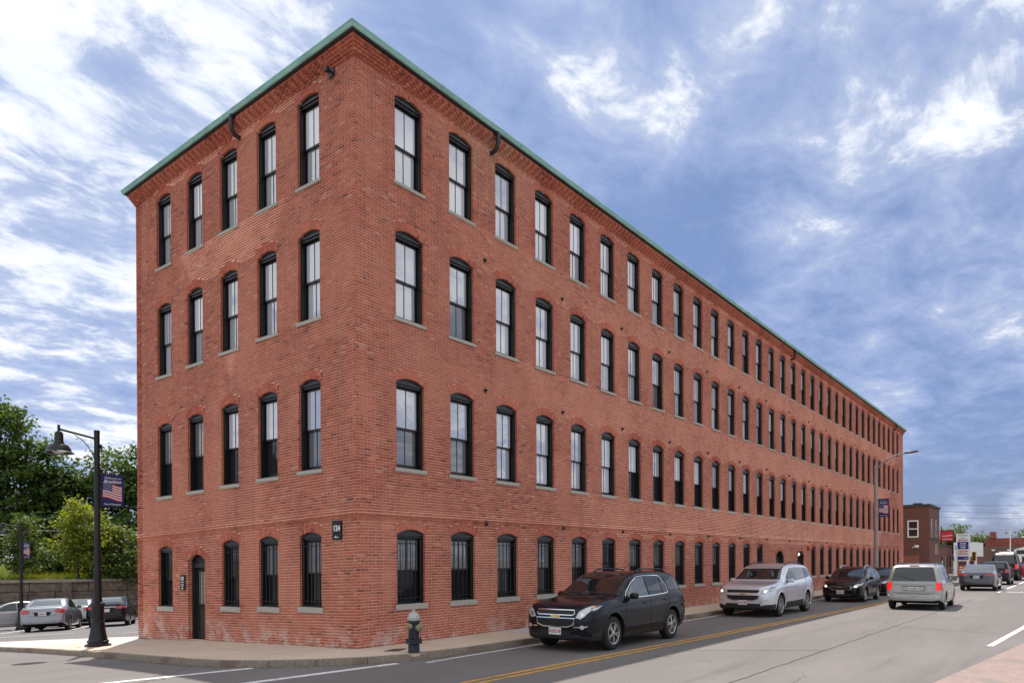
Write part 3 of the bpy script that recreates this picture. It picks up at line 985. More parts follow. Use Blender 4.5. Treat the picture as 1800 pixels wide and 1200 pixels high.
# ------------------------------------------------------------------ text
def text_mesh(body, size, mat, parent, loc, rot, extrude=.0015, bold=0.0, sx=1.0, shear=0.0, name='lettering'):
    c = bpy.data.curves.new('txt', 'FONT'); c.body = body; c.size = size; c.extrude = extrude; c.offset = bold
    c.align_x = 'CENTER'; c.align_y = 'CENTER'; c.resolution_u = 3; c.shear = shear
    o = bpy.data.objects.new('txt', c); COL.objects.link(o)
    dg = bpy.context.evaluated_depsgraph_get(); dg.update()
    me = bpy.data.meshes.new_from_object(o.evaluated_get(dg))
    bpy.data.objects.remove(o); bpy.data.curves.remove(c)
    for v in me.vertices: v.co.x *= sx
    me.materials.clear(); me.materials.append(mat)
    r = link(name, me, parent, loc, rot)
    return r
MAT['sign_black'] = plain('black_sign_face', (.003, .003, .0035), .6)
MAT['sign_white'] = plain('white_sign_paint', (.8, .8, .8), .5)
# the face of things hung on the left wall looks along -x: text x axis -> -y, text y axis -> z
ROTL = (math.pi/2, 0, -math.pi/2)
sg = MB().box(-.045, -.012, -.145, .145, -.20, .20).build('number_sign', MAT['sign_black'], None, loc=(0, .597, 2.50))
tag(sg, 'black number sign reading 124 high on the brick wall beside the corner', 'sign')
text_mesh('124', .17, MAT['sign_white'], sg, (-.0465, 0, .035), ROTL, bold=.005, sx=.92)
mb = MB()
for k, (w_, h_) in enumerate(((.014, .02), (.012, .03), (.014, .045), (.016, .03), (.012, .022), (.014, .02), (.01, .02))):
    mb.box(-.047, -.045, .075-.023*k-w_/2, .075-.023*k+w_/2, -.165, -.165+h_)
mb.build('small_print', MAT['sign_white'], sg)
sg = MB().box(-.04, -.012, -.115, .115, -.20, .20).build('directory_sign', MAT['sign_black'], None, loc=(0, 7.03, 1.29))
tag(sg, 'small black sign with white lines of text beside the side door', 'sign')
mb = MB(); rp = random.Random(5)
for z_, h_, n_ in ((.135, .045, 3), (.08, .04, 4), (.01, .028, 6), (-.05, .022, 5), (-.085, .022, 4)):
    for k in range(n_):
        w_ = .15/n_; y_ = .078 - .156*(k+.5)/n_
        mb.box(-.042, -.04, y_-w_*.38, y_+w_*.36, z_-h_/2, z_+h_*rp.uniform(.2, .5))
mb.build('small_print', MAT['sign_white'], sg)
mb = MB(); mb.lathe([(0, .0), (.03, .0), (.03, .003), (0, .003)], 12, axis='x')
mb.build('round_mark', MAT['sign_white'], sg, loc=(-.0435, 0, -.155))
# floodlight under the eave by the corner
fl = MB().box(-.035, -.009, -.09, .09, -.10, .10).build('wall_floodlight', MAT['leader'], None, loc=(0, .70, 12.33))
tag(fl, 'small black floodlight on the brick wall below the eave near the corner', 'light')
MB().lathe([(0, -.20), (.055, -.20), (.068, -.16), (.05, -.09), (.02, -.07), (.02, -.03)], 14, axis='x').build('lamp_head', MAT['leader'], fl, smooth=True)
MAT['alarm_red'] = plain('alarm_red', (.55, .03, .02), .4)
al = MB().box(-.11, .11, -.09, -.012, -.14, .14).build('alarm_box', MAT['alarm_red'], None, loc=(32.25, 0, 2.42))
tag(al, 'small red alarm box on the brick wall above the street doors', 'alarm')
MB().lathe([(0, -.16), (.05, -.155), (.08, -.12), (.085, -.085)], 14, (0, 0, -.04), 'y').build('alarm_bell', MAT['alarm_red'], al, smooth=True)
wl = MB().lathe([(0, -.16), (.06, -.15), (.085, -.10), (.085, -.06), (.06, -.012), (0, -.012)], 16, axis='y').build('door_lamp', plain('opal_glass_lit', (.9, .9, .9), .3, emit=(1, .96, .9), es=.5), None, smooth=True, loc=(30.95, .205, 2.08))
tag(wl, 'small round white lamp inside the arch of the street door', 'lamp')
rs = MB().box(-.09, .09, .196, .206, -.28, .28).build('door_notice', plain('red_notice', (.6, .04, .09), .5), None, loc=(30.72, 0, 1.42))
tag(rs, 'narrow red notice on the glass of the street door', 'notice')

# ------------------------------------------------------------------ fire hydrant
MAT['hyd_blue'] = mottled('hydrant_navy', (.014, .018, .032), (.032, .036, .05), 20, .5, bs=.15)
MAT['hyd_silver'] = mottled('hydrant_silver', (.33, .32, .31), (.50, .49, .47), 25, .45, metal=.2, bs=.15)
MAT['hyd_tan'] = mottled('hydrant_tan_caps', (.22, .17, .10), (.34, .27, .17), 25, .6, bs=.15)
hy = empty('fire_hydrant', (.25, -1.42, 0), math.radians(8))
tag(hy, 'dark blue fire hydrant with silver bonnet standing near the curb', 'hydrant')
MB().lathe([(0, -.02), (.115, -.02), (.115, .16), (.10, .17), (.10, .185), (.17, .19), (.17, .215), (.155, .22), (.155, .24), (.17, .245), (.17, .265), (.10, .27), (.108, .30), (.105, .58), (.112, .60), (.13, .605), (.13, .645), (.108, .65), (0, .65)], 24).build('barrel', MAT['hyd_blue'], hy, smooth=30)
bo = MB().lathe([(.128, .646), (.132, .675), (.125, .72), (.102, .77), (.065, .803), (.032, .815), (.03, .845), (0, .845)], 24).build('bonnet', MAT['hyd_silver'], hy, smooth=30)
MB().prism([(.03*math.cos(k*2*math.pi/5), .03*math.sin(k*2*math.pi/5)) for k in range(5)], 'z', .843, .868).build('operating_nut', MAT['hyd_silver'], bo)
nz = MB().lathe([(0, .205), (.022, .205), (.022, .185), (.052, .18), (.062, .168), (.062, .13), (.05, .125), (.05, .07), (0, .07)], 16, axis='y').mesh('nozzle_cap', MAT['hyd_tan'], 30)
for rz in (math.pi/2, -math.pi/2):
    link('nozzle_cap', nz, hy, (0, 0, .53), (0, 0, rz))
pn = MB().lathe([(0, .21), (.025, .21), (.025, .19), (.07, .185), (.08, .17), (.08, .13), (.066, .125), (.066, .07), (0, .07)], 18, axis='y').mesh('pumper_cap', MAT['hyd_tan'], 30)
link('pumper_cap', pn, hy, (0, 0, .50), (0, 0, math.pi))
bt = MB().lathe([(0, .275), (.016, .275), (.016, .18), (0, .18)], 6).mesh('flange_bolt', MAT['hyd_blue'])
for k in range(8):
    an = k*math.pi/4+.2; link('flange_bolt', bt, hy, (.143*math.cos(an), .143*math.sin(an), 0))
for s_ in (-1, 1):
    MB().tube([(s_*.17, -.03, .49), (s_*.178, -.03, .40), (s_*.165, -.04, .32), (s_*.14, -.05, .275)], .006, 5).build('cap_chain', MAT['iron'], hy)

# ------------------------------------------------------------------ street lamps with banners
MAT['lamp_black'] = plain('lamp_black_paint', (.004, .004, .005), .42)
MAT['lamp_bulb'] = plain('lamp_lens', (.5, .5, .48), .2)
MAT['banner_blue'] = plain('banner_navy', (.018, .022, .13), .75)
MAT['banner_white'] = plain('banner_white', (.72, .72, .74), .75)
MAT['banner_red'] = plain('banner_red', (.55, .05, .05), .75)
def banner(loc, rz, label, w=.56, h=.80, detail=True):
    b_ = empty('street_banner', loc, rz)
    tag(b_, label, 'banner', 'welcome banners on the lamp posts')
    MB().box(0, w, -.004, .004, 0, h).build('cloth', MAT['banner_blue'], b_)
    for z in (-.015, h+.015):
        MB().tube([(-.06, 0, z), (w*1.9 if detail else w*1.1, 0, z+.01)], .011, 6).build('rod', MAT['lamp_black'], b_)
    for sd in (-1, 1):     # front and back print
        y = -.0055*1 if sd < 0 else .0055
        rot = (math.pi/2, 0, 0) if sd < 0 else (math.pi/2, 0, math.pi)
        text_mesh('Welcome to', .085, MAT['banner_white'], b_, (w*.5, y, h*.895), rot, shear=.35, sx=.95)
        text_mesh('Brockton', .115, MAT['banner_white'], b_, (w*.5, y, h*.785), rot, bold=.003, shear=.3, sx=.98)
        text_mesh('City of Champions', .058, MAT['banner_white'], b_, (w*.5, y, h*.065), rot, bold=.001, sx=.92)
        # waving flag: thirteen stripes as flat print, canton with dots
        def wave(x): return .028*math.sin(x*9.5+.4) - .10*x
        fx0, fx1, fz0, fh = .04, w-.05, .16*h, .50*h
        red = MB(); wht = MB(); blu = MB()
        for k in range(13):
            z0 = fz0 + .07 + fh*k/13; z1 = z0 + fh/13*.98
            N_ = 14; tgt = red if k % 2 == 0 else wht
            cut = (fx0 + (fx1-fx0)*.5) if k >= 6 else fx0
            for q in range(N_):
                a_ = cut + (fx1-cut)*q/N_; c_ = cut + (fx1-cut)*(q+1)/N_
                tgt.add([(a_, y, z0+wave(a_)), (c_, y, z0+wave(c_)), (c_, y, z1+wave(c_)), (a_, y, z1+wave(a_))], [(0, 1, 2, 3)])
        for r_ in range(5):
            for c_ in range(6):
                x_ = fx0 + .02 + (fx1-fx0)*.48*(c_+.5*(r_ % 2))/6.3; z_ = fz0+.07+fh*(6.7+1.35*r_)/13
                wht.add([(x_-.011, y, z_+wave(x_)), (x_, y, z_-.011+wave(x_)), (x_+.011, y, z_+wave(x_)), (x_, y, z_+.011+wave(x_))], [(0, 1, 2, 3)])
        red.build('flag_stripes', MAT['banner_red'], b_); wht.build('flag_stripes', MAT['banner_white'], b_)
    return b_
def street_lamp(loc, rz, label):
    l = empty('street_lamp', loc, rz)
    tag(l, label, 'street lamp', 'black street lamps with bell shades')
    MB().lathe([(0, 0), (.30, 0), (.30, .05), (.24, .055), (.235, .10), (.25, .11), (.25, .14), (.22, .16), (.19, .30), (.165, .46), (.15, .62), (.165, .64), (.165, .68), (.14, .70), (.145, 1.02), (.16, 1.04), (.16, 1.09), (.105, 1.12), (.10, 1.2)], 24).build('base', MAT['lamp_black'], l, smooth=25)
    MB().box(-.36, .36, -.36, .36, -.14, .004).build('footing', MAT['concrete_new'], l)
    for k in range(12):
        an = k*math.pi/6
    MB().lathe([(.092, 1.1), (.088, 1.9), (.088, 1.93), (.075, 1.95), (.065, 5.36), (.07, 5.37), (.07, 5.43), (0, 5.44)], 18).build('post', MAT['lamp_black'], l, smooth=25)
    MB().box(.05, .11, -.04, .04, 4.98, 5.08).build('photocell', MAT['lamp_black'], l)
    MB().tube([(-.03, 0, 5.22), (-.82, 0, 5.34), (-.87, 0, 5.35)], .026, 8).build('arm', MAT['lamp_black'], l)
    br = [(-.05, 0, 4.68), (-.12, 0, 4.86), (-.22, 0, 5.02), (-.36, 0, 5.16), (-.52, 0, 5.25)]
    MB().tube(br, .010, 6).build('bracket', MAT['lamp_black'], l)
    sc_ = [(-.10, 0, 5.08), (-.16, 0, 5.16), (-.11, 0, 5.2), (-.06, 0, 5.14)]
    MB().tube(sc_, .006, 5).build('scroll', MAT['lamp_black'], l)
    cx_ = -.87
    sh_ = MB().lathe([(0, 5.45), (.03, 5.45), (.032, 5.30), (.07, 5.28), (.095, 5.22), (.10, 5.05), (.115, 5.02), (.125, 4.985), (.20, 4.955), (.255, 4.87), (.275, 4.80), (.325, 4.775), (.33, 4.762), (.27, 4.775), (.24, 4.85), (.18, 4.92), (.10, 4.95), (0, 4.96)], 28, (cx_, 0, 0)).build('lamp_shade', MAT['lamp_black'], l, smooth=30)
    MB().lathe([(0, 4.75), (.10, 4.765), (.17, 4.81), (.19, 4.87), (0, 4.9)], 18, (cx_, 0, 0)).build('lens', MAT['lamp_bulb'], sh_, smooth=True)
    return l
pz = gz(7.6)
street_lamp((-1.94, 7.6, pz), 0, 'tall black street lamp with bell shade standing near the corner of the brick building')
banner((-1.85, 7.6, pz+3.54), 0, 'blue welcome banner with waving flag on the near black street lamp')
lz = gz(30.36)-.03
street_lamp((3.93, 30.36, lz), math.radians(-5), 'smaller-looking black street lamp farther back beside the silver sedan in the car park')
banner((4.02, 30.36, lz+3.64), math.radians(40), 'blue welcome banner on the far street lamp by the trees')
# ------------------------------------------------------------------ vehicles
def pchip(P):
    xs = np.array([p[0] for p in P], float); ys = np.array([p[1] for p in P], float)
    h = np.diff(xs); dl = np.diff(ys)/h; n = len(xs)
    d = np.zeros(n)
    for i in range(1, n-1):
        if dl[i-1]*dl[i] > 0:
            w1 = 2*h[i]+h[i-1]; w2 = h[i]+2*h[i-1]
            d[i] = (w1+w2)/(w1/dl[i-1]+w2/dl[i])
    d[0] = dl[0]; d[-1] = dl[-1]
    def f(x):
        x = min(max(x, xs[0]), xs[-1])
        i = min(max(int(np.searchsorted(xs, x)-1), 0), n-2)
        t_ = (x-xs[i])/h[i]
        return float((2*t_**3-3*t_**2+1)*ys[i] + (t_**3-2*t_**2+t_)*h[i]*d[i] + (-2*t_**3+3*t_**2)*ys[i+1] + (t_**3-t_**2)*h[i]*d[i+1])
    return f
def paint(name, col, metal=.0, rough=.35):
    m, t, b = newmat(name)
    n = noisen(t, 3.0, 5, .6)
    c = mixc(t, mrange(t, n, .4, .7, 0, .18), (*col,), tuple(min(1, x*1.25+.012) for x in col))
    t.links.new(c, b.inputs['Base Color'])
    b.inputs['Metallic'].default_value = metal; b.inputs['Roughness'].default_value = rough
    b.inputs['Coat Weight'].default_value = 1.0; b.inputs['Coat Roughness'].default_value = .03
    if metal < .1:
        b.inputs['Specular IOR Level'].default_value = .02; b.inputs['Coat Weight'].default_value = .6
    return m
MAT['paint_black'] = paint('navy_black_car_paint', (.006, .0065, .011))
MAT['paint_brownblack'] = paint('black_car_paint', (.007, .006, .007))
MAT['paint_silver'] = paint('silver_car_paint', (.66, .67, .72), .5, .3)
MAT['paint_silver3'] = paint('pale_silver_car_paint', (.34, .345, .36), .6, .34)
MAT['paint_silver2'] = paint('light_silver_car_paint', (.25, .255, .285), .6, .36)
MAT['paint_champ'] = paint('champagne_van_paint', (.34, .33, .315), .55, .34)
MAT['paint_grey'] = paint('dark_grey_car_paint', (.055, .055, .07), .4, .3)
MAT['paint_red'] = paint('dark_red_car_paint', (.30, .015, .02))
MAT['carglass'] = plain('car_glass', (.012, .014, .015), .02, 0, 1.75)
MAT['carglass_pale'] = plain('car_glass_pale', (.10, .115, .12), .03, 0, 1.8)
MAT['chrome'] = plain('chrome', (.72, .72, .73), .12, 1.0)
MAT['plastic'] = plain('black_plastic', (.016, .016, .017), .55)
MAT['grille'] = plain('grille_black', (.006, .006, .007), .5)
MAT['tyre'] = plain('tyre_rubber', (.013, .013, .013), .8)
MAT['rim'] = plain('alloy_rim', (.50, .50, .51), .28, .85)
MAT['headlight'] = plain('headlamp_lens', (.55, .56, .58), .06, .25, 1.5, 1.0)
MAT['headbulb'] = plain('headlamp_bulb', (.9, .85, .7), .15, .0, emit=(1, .86, .6), es=.5)
MAT['headbulb_off'] = plain('headlamp_reflector', (.75, .75, .76), .1, .9)
MAT['amber'] = plain('amber_lens', (.75, .25, .03), .15, 0, 1.5, 1.0)
MAT['taillight'] = plain('red_tail_lens', (.42, .012, .012), .12, 0, 1.5, 1.0)
MAT['tail_lit'] = plain('red_tail_lit', (.7, .02, .01), .2, emit=(1, .02, .01), es=.22)
MAT['plate'] = plain('licence_plate', (.68, .67, .66), .5)
MAT['plate_red'] = plain('plate_red_ink', (.5, .03, .05), .6)
MAT['plate_dark'] = plain('plate_dark_ink', (.06, .05, .08), .6)
MAT['gold'] = plain('gold_badge', (.75, .48, .10), .25, .9)
MAT['seam'] = plain('panel_gap', (.003, .003, .003), .8)
MAT['interior_pale'] = plain('sun_visor', (.6, .6, .58), .7)

tyre_cache = {}
def wheel_meshes(r, wd, style):
    key = (round(r, 3), wd, style)
    if key in tyre_cache: return tyre_cache[key]
    ri = r*.66; h = wd/2
    ty = MB().lathe([(ri, -h+.01), (r*.80, -h), (r*.93, -h+.012), (r, -h+.04), (r, h-.04), (r*.93, h-.012), (r*.80, h), (ri, h-.01), (ri-.01, h-.03), (ri-.01, -h+.02), (ri, -h+.01)], 32, axis='y').mesh('wheel', MAT['tyre'], 35)
    rm = MB()
    rm.lathe([(ri+.002, h-.015), (ri-.004, h-.006), (ri-.022, h-.012), (ri-.028, h-.06), (ri-.03, -h+.03)], 32, axis='y')
    n = {'five': 5, 'six': 6, 'seven': 7}[style]
    for k in range(n):
        a0 = 2*math.pi*k/n + .2
        for off in (-.13, .13):
            an = a0 + off*.55; ao = a0 + off*1.25
            p = Vector((math.cos(an)*.04, 0, math.sin(an)*.04)); q = Vector((math.cos(ao)*(ri-.016), 0, math.sin(ao)*(ri-.016)))
            tn = Vector((-math.sin(a0), 0, math.cos(a0)))
            w0, w1 = .017, .014
            vs = []
            for y0, y1 in ((h-.055, h-.02),):
                for pt, ww, ys in ((p, w0, (y0, y1+.006)), (q, w1, (y0, y1))):
                    for sg_, yy in ((-1, ys[0]), (1, ys[0]), (1, ys[1]), (-1, ys[1])):
                        v = pt + tn*ww*sg_; vs.append((v.x, yy, v.z))
            rm.add(vs, [(0,1,5,4), (1,2,6,5), (2,3,7,6), (3,0,4,7), (0,3,2,1), (4,5,6,7)])
    rm.lathe([(0, h-.006), (.034, h-.008), (.055, h-.022), (.06, h-.05)], 16, axis='y')
    rmm = rm.mesh('rim', MAT['rim'], 30)
    dk = MB().lathe([(0, h-.085), (ri-.03, h-.085), (ri-.03, h-.09), (0, h-.09)], 24, axis='y').mesh('brake_disc', MAT['grille'])
    tyre_cache[key] = (ty, rmm, dk)
    return tyre_cache[key]

class Car:
    def __init__(s, name, label, spec, loc, rz, paintmat, cat='car', group=None):
        s.sp = spec; s.L = spec['L']; s.W = spec['W']; s.root = empty(name, loc, rz)
        tag(s.root, label, cat, group)
        s.paint = paintmat
        s.fb = pchip(spec['bot']); s.ft = pchip(spec['top']); s.fs = pchip(spec['belt']); s.fw_ = pchip(spec['wid'])
        s.body()
    def section(s, x):
        L, W = s.L, s.W
        zb, zt, zs, w = s.fb(x), s.ft(x), s.fs(x), s.fw_(x)*W/2
        zs = min(zs, zt-.035)
        zb = min(zb, zs-.1)
        hb = zs-zb; h = zt-zs; tu = s.sp.get('tumble', .30)
        P = [(0, zb), (.80*w, zb), (.93*w, zb+.02), (.975*w, zb+.10*hb+.02), (.992*w, zb+.28*hb), (1.0*w, zb+.50*hb), (.996*w, zb+.70*hb), (.985*w, zb+.86*hb), (.968*w, zb+.95*hb), (.945*w, zs)]
        b = .94*w
        e = min(1.0, h/.5)
        for t_ in (.12, .35, .6, .8):
            P.append((b - tu*h*t_*(1.0) - (1-e)*t_*.10, zs + h*t_))
        yr = b - tu*h*.92 - (1-e)*.12
        P.append((yr - .02, zs+.90*h)); P.append((yr - .07, zs+.955*h)); P.append((yr*.80, zs+.985*h)); P.append((yr*.45, zs+.997*h)); P.append((0, zt))
        return P
    def body(s):
        L = s.L
        xs = sorted(set([round(v, 4) for v in list(np.linspace(0, L, 74)) + [.012, .03, .055, .085, .12, .16, .21, L-.012, L-.03, L-.055, L-.085, L-.12, L-.16, L-.21]]))
        V = []; F = []
        n = None
        for x in xs:
            P = s.section(x)
            ring = [(x-L/2, y, z) for y, z in P] + [(x-L/2, -y, z) for y, z in P[-2:0:-1]]
            n = len(ring); V += ring
        for i in range(len(xs)-1):
            for k in range(n):
                k2 = (k+1) % n
                F.append((i*n+k, i*n+k2, (i+1)*n+k2, (i+1)*n+k))
        m_ = n//2
        for base, fl in ((0, False), ((len(xs)-1)*n, True)):
            for k in range(m_):
                q = [k, k+1, (n-k-1) % n, (n-k) % n]
                q2 = []
                for z_ in q:
                    if z_ not in q2: q2.append(z_)
                f_ = tuple(base+z_ for z_ in q2)
                if len(f_) > 2: F.append(f_[::-1] if fl else f_)
        me = bpy.data.meshes.new('body'); me.from_pydata(V, [], F)
        bm = bmesh.new(); bm.from_mesh(me); bmesh.ops.recalc_face_normals(bm, faces=bm.faces)
        bm.to_mesh(me)
        s.bvh = BVHTree.FromBMesh(bm); bm.free()
        me.materials.append(s.paint); me.materials.append(MAT['grille']); me.materials.append(MAT['plastic'])
        o = bpy.data.objects.new('body', me); COL.objects.link(o)
        # wheel arches
        sp = s.sp; r = sp['r']; cut = MB()
        s.ax = [sp['fo']-L/2, sp['fo']+sp['wb']-L/2]
        for ax in s.ax:
            for sd in (-1, 1):
                y0, y1 = sd*(s.W/2-.30), sd*(s.W/2+.15)
                ra = r+sp.get('arch', .055)
                prof = [(0, min(y0, y1)), (ra, min(y0, y1)), (ra, max(y0, y1)), (0, max(y0, y1))]
                cut.lathe(prof, 40, (ax, 0, r+.015), 'y')
        cm = cut.mesh('cut', MAT['grille'])
        bm = bmesh.new(); bm.from_mesh(cm); bmesh.ops.remove_doubles(bm, verts=bm.verts, dist=1e-5); bmesh.ops.recalc_face_normals(bm, faces=bm.faces); bm.to_mesh(cm); bm.free()
        co = bpy.data.objects.new('cut', cm); COL.objects.link(co)
        md = o.modifiers.new('b', 'BOOLEAN'); md.operation = 'DIFFERENCE'; md.object = co; md.solver = 'EXACT'
        try: md.material_mode = 'TRANSFER'
        except Exception: pass
        dg = bpy.context.evaluated_depsgraph_get(); dg.update()
        nm = bpy.data.meshes.new_from_object(o.evaluated_get(dg))
        bpy.data.objects.remove(o); bpy.data.objects.remove(co)
        nm.name = 'body'
        cl = sp.get('clad', 0)
        mats = {m_.name: i for i, m_ in enumerate(nm.materials) if m_}
        gi = mats.get('grille_black', 1)
        if 'black_plastic' not in mats:
            nm.materials.append(MAT['plastic']); mats['black_plastic'] = len(nm.materials)-1
        for p in nm.polygons:
            if p.material_index == gi: continue
            c = p.center
            if cl and c.z < .235+cl: p.material_index = mats['black_plastic']
            elif p.normal.z < -.75: p.material_index = mats['black_plastic']
        smooth_mesh(nm, 32)
        s.bodyo = link('body', nm, s.root)
        ra = r+sp.get('arch', .055)
        for ax in s.ax:
            for sd in (-1, 1):
                vs = []; N_ = 22
                for k in range(N_+1):
                    an = math.radians(-14 + 208*k/N_)
                    for rad_, dy in ((ra-.004, -.012), (ra+.002, .012), (ra+.022, .016), (ra+.055, .002)):
                        x_, z_ = ax+rad_*math.cos(an), r+.015+rad_*math.sin(an)
                        rq = ra+.06
                        hit, nn, _, _ = s.bvh.ray_cast(Vector((ax+rq*math.cos(an), sd*9, max(.24, r+.015+rq*math.sin(an)))), Vector((0, -sd, 0)))
                        yb = abs(hit.y) if hit else s.W/2-.02
                        vs.append((x_, sd*(yb+dy), z_))
                fs = [(k*4+i, k*4+i+1, (k+1)*4+i+1, (k+1)*4+i) for k in range(N_) for i in range(3)]
                MB().add(vs, fs).build('wheel_arch', s.paint if not sp.get('clad', 0) > .3 else MAT['plastic'], s.root, smooth=70)
        for ax in s.ax:
            for sd in (-1, 1):
                ty, rm, dk = wheel_meshes(r, sp.get('tw', .225), sp.get('rim', 'five'))
                w = link('wheel', ty, s.root, (ax, sd*(s.W/2-.135), r), (0, random.uniform(0, 1), 0 if sd > 0 else math.pi))
                link('rim', rm, w); link('brake_disc', dk, w)
    # conforming pieces: outline in a flat view, laid on the body
    def lay(s, name, poly, view, mat, off=.004, parent=None, sub=.07, xr=False):
        L = s.L
        bm = bmesh.new()
        try: bm.faces.new([bm.verts.new((a, b_, 0)) for a, b_ in poly])
        except Exception: bm.free(); return None
        xs = [p[0] for p in poly]; ys = [p[1] for p in poly]
        for lo, hi, no in ((min(xs), max(xs), (1,0,0)), (min(ys), max(ys), (0,1,0))):
            q = lo+sub
            while q < hi-.01:
                bmesh.ops.bisect_plane(bm, geom=bm.verts[:]+bm.edges[:]+bm.faces[:], plane_co=(q*no[0], q*no[1], 0), plane_no=no)
                q += sub
        bmesh.ops.triangulate(bm, faces=[f for f in bm.faces if len(f.verts) > 4])
        for v in bm.verts:
            a, b_ = v.co.x, v.co.y
            if view == 'front': O = Vector((-9, a, b_)); D = Vector((1, 0, 0))
            elif view == 'rear': O = Vector((9, a, b_)); D = Vector((-1, 0, 0))
            elif view == 'left': O = Vector((a-L/2, -9, b_)); D = Vector((0, 1, 0))
            elif view == 'right': O = Vector((a-L/2, 9, b_)); D = Vector((0, -1, 0))
            else: O = Vector((a-L/2, b_, 9)); D = Vector((0, 0, -1))
            hit, nn, _, _ = s.bvh.ray_cast(O, D)
            if hit is None:
                hit, nn, _, _ = s.bvh.find_nearest(O + D*8.2)
            v.co = hit + nn*off - D*off*.5
        me = bpy.data.meshes.new(name); bm.to_mesh(me); bm.free(); me.materials.append(mat)
        smooth_mesh(me, 60)
        o_ = link(name, me, parent or s.root)
        if name == 'headlight': s.strip('bezel', poly, .014, view, MAT['grille'], off+.003, parent=o_, closed=True)
        return o_
    def strip(s, name, pts, wd, view, mat, off=.005, parent=None, closed=False):
        P = [Vector((a, b_)) for a, b_ in pts]; n = len(P)
        Lp, Rp = [], []
        for i in range(n):
            a_ = P[(i-1) % n] if (closed or i > 0) else P[i]; c_ = P[(i+1) % n] if (closed or i < n-1) else P[i]
            d_ = (c_-a_).normalized(); nn = Vector((-d_.y, d_.x))
            Lp.append(P[i]+nn*wd/2); Rp.append(P[i]-nn*wd/2)
        mb = MB(); L = s.L
        vs = []
        def proj(a, b_):
            if view == 'front': O = Vector((-9, a, b_)); D = Vector((1, 0, 0))
            elif view == 'rear': O = Vector((9, a, b_)); D = Vector((-1, 0, 0))
            elif view == 'left': O = Vector((a-L/2, -9, b_)); D = Vector((0, 1, 0))
            elif view == 'right': O = Vector((a-L/2, 9, b_)); D = Vector((0, -1, 0))
            else: O = Vector((a-L/2, b_, 9)); D = Vector((0, 0, -1))
            hit, nn, _, _ = s.bvh.ray_cast(O, D)
            if hit is None: hit, nn, _, _ = s.bvh.find_nearest(O + D*8.2)
            return hit + nn*off
        # subdivide along the run
        m_ = n if closed else n-1
        for i in range(m_):
            i2 = (i+1) % n
            ln = (P[i2]-P[i]).length; k_ = max(1, int(ln/.07))
            for q in range(k_):
                f0, f1 = q/k_, (q+1)/k_
                a0 = Lp[i].lerp(Lp[i2], f0); a1 = Lp[i].lerp(Lp[i2], f1); b0 = Rp[i].lerp(Rp[i2], f0); b1 = Rp[i].lerp(Rp[i2], f1)
                mb.add([proj(*a0), proj(*b0), proj(*b1), proj(*a1)], [(0, 1, 2, 3)])
        return mb.build(name, mat, parent or s.root)
    def both(s, fn, name, pts, *a, **k):
        r_ = []
        for v in ('left', 'right'): r_.append(getattr(s, fn)(name, pts, *( (a[0], v) + a[1:] if fn == 'strip' else (v,) + a), **k))
        return r_
    def mir(s, fn, name, pts, *a, **k):   # mirrored about the centre line in a front/rear/top view
        o1 = getattr(s, fn)(name, pts, *a, **k)
        p2 = [(-x, y) for x, y in pts][::-1] if a[0 if fn == 'lay' else 1] != 'top' else [(x, -y) for x, y in pts][::-1]
        o2 = getattr(s, fn)(name, p2, *a, **k)
        return o1, o2
    def plate(s, view, z, text, ink, w=.31, h=.155, tilt=0):
        O = Vector((-9 if view == 'front' else 9, 0, z)); D = Vector((1 if view == 'front' else -1, 0, 0))
        xs = []
        for zz in (z-h/2, z, z+h/2):
            hit, _, _, _ = s.bvh.ray_cast(Vector((O.x, 0, zz)), D); xs.append(hit.x if hit else O.x)
        x = (min(xs) if view == 'front' else max(xs))
        sd = -1 if view == 'front' else 1
        p = MB().box(-.006, .006, -w/2, w/2, -h/2, h/2).build('licence_plate', MAT['plate'], s.root, loc=(x+sd*.012, 0, z))
        rot = (math.pi/2, 0, -math.pi/2) if view == 'front' else (math.pi/2, 0, math.pi/2)
        if text: text_mesh(text, .095, ink, p, (sd*.0075, 0, -.005), rot, bold=.002, sx=.78)
    def mirrors(s, x, z, mat, size=(.12, .20, .15)):
        for sd in (-1, 1):
            hit, _, _, _ = s.bvh.ray_cast(Vector((x-s.L/2, sd*9, z)), Vector((0, -sd, 0)))
            y = hit.y
            me = MB().box(-.07, .07, -.11, .11, -.075, .075).mesh('mirror', mat)
            bm = bmesh.new(); bm.from_mesh(me)
            for v in bm.verts:
                if v.co.x < 0: v.co.y *= .7; v.co.z *= .7
            bmesh.ops.bevel(bm, geom=bm.edges[:], offset=.03, segments=3, affect='EDGES'); bm.to_mesh(me); bm.free(); smooth_mesh(me, 60)
            o = link('mirror', me, s.root, (x-s.L/2, y+sd*.12, z+.05))
            MB().box(.0695, .073, -.085, .085, -.055, .055).build('mirror_glass', MAT['carglass_pale'], o)
            MB().box(-.03, .04, min(-sd*.16, -sd*.06), max(-sd*.16, -sd*.06), -.06, -.02).build('mirror_arm', MAT['plastic'], o)
    def handles(s, pts, mat):
        for x, z in pts:
            for sd in (-1, 1):
                hit, _, _, _ = s.bvh.ray_cast(Vector((x-s.L/2, sd*9, z)), Vector((0, -sd, 0)))
                MB().tube([(x-.09-s.L/2, hit.y-sd*.005, z), (x-.07-s.L/2, hit.y+sd*.03, z), (x+.07-s.L/2, hit.y+sd*.03, z+.004), (x+.09-s.L/2, hit.y-sd*.005, z+.004)], .014, 6).build('door_handle', mat, s.root, smooth=True)
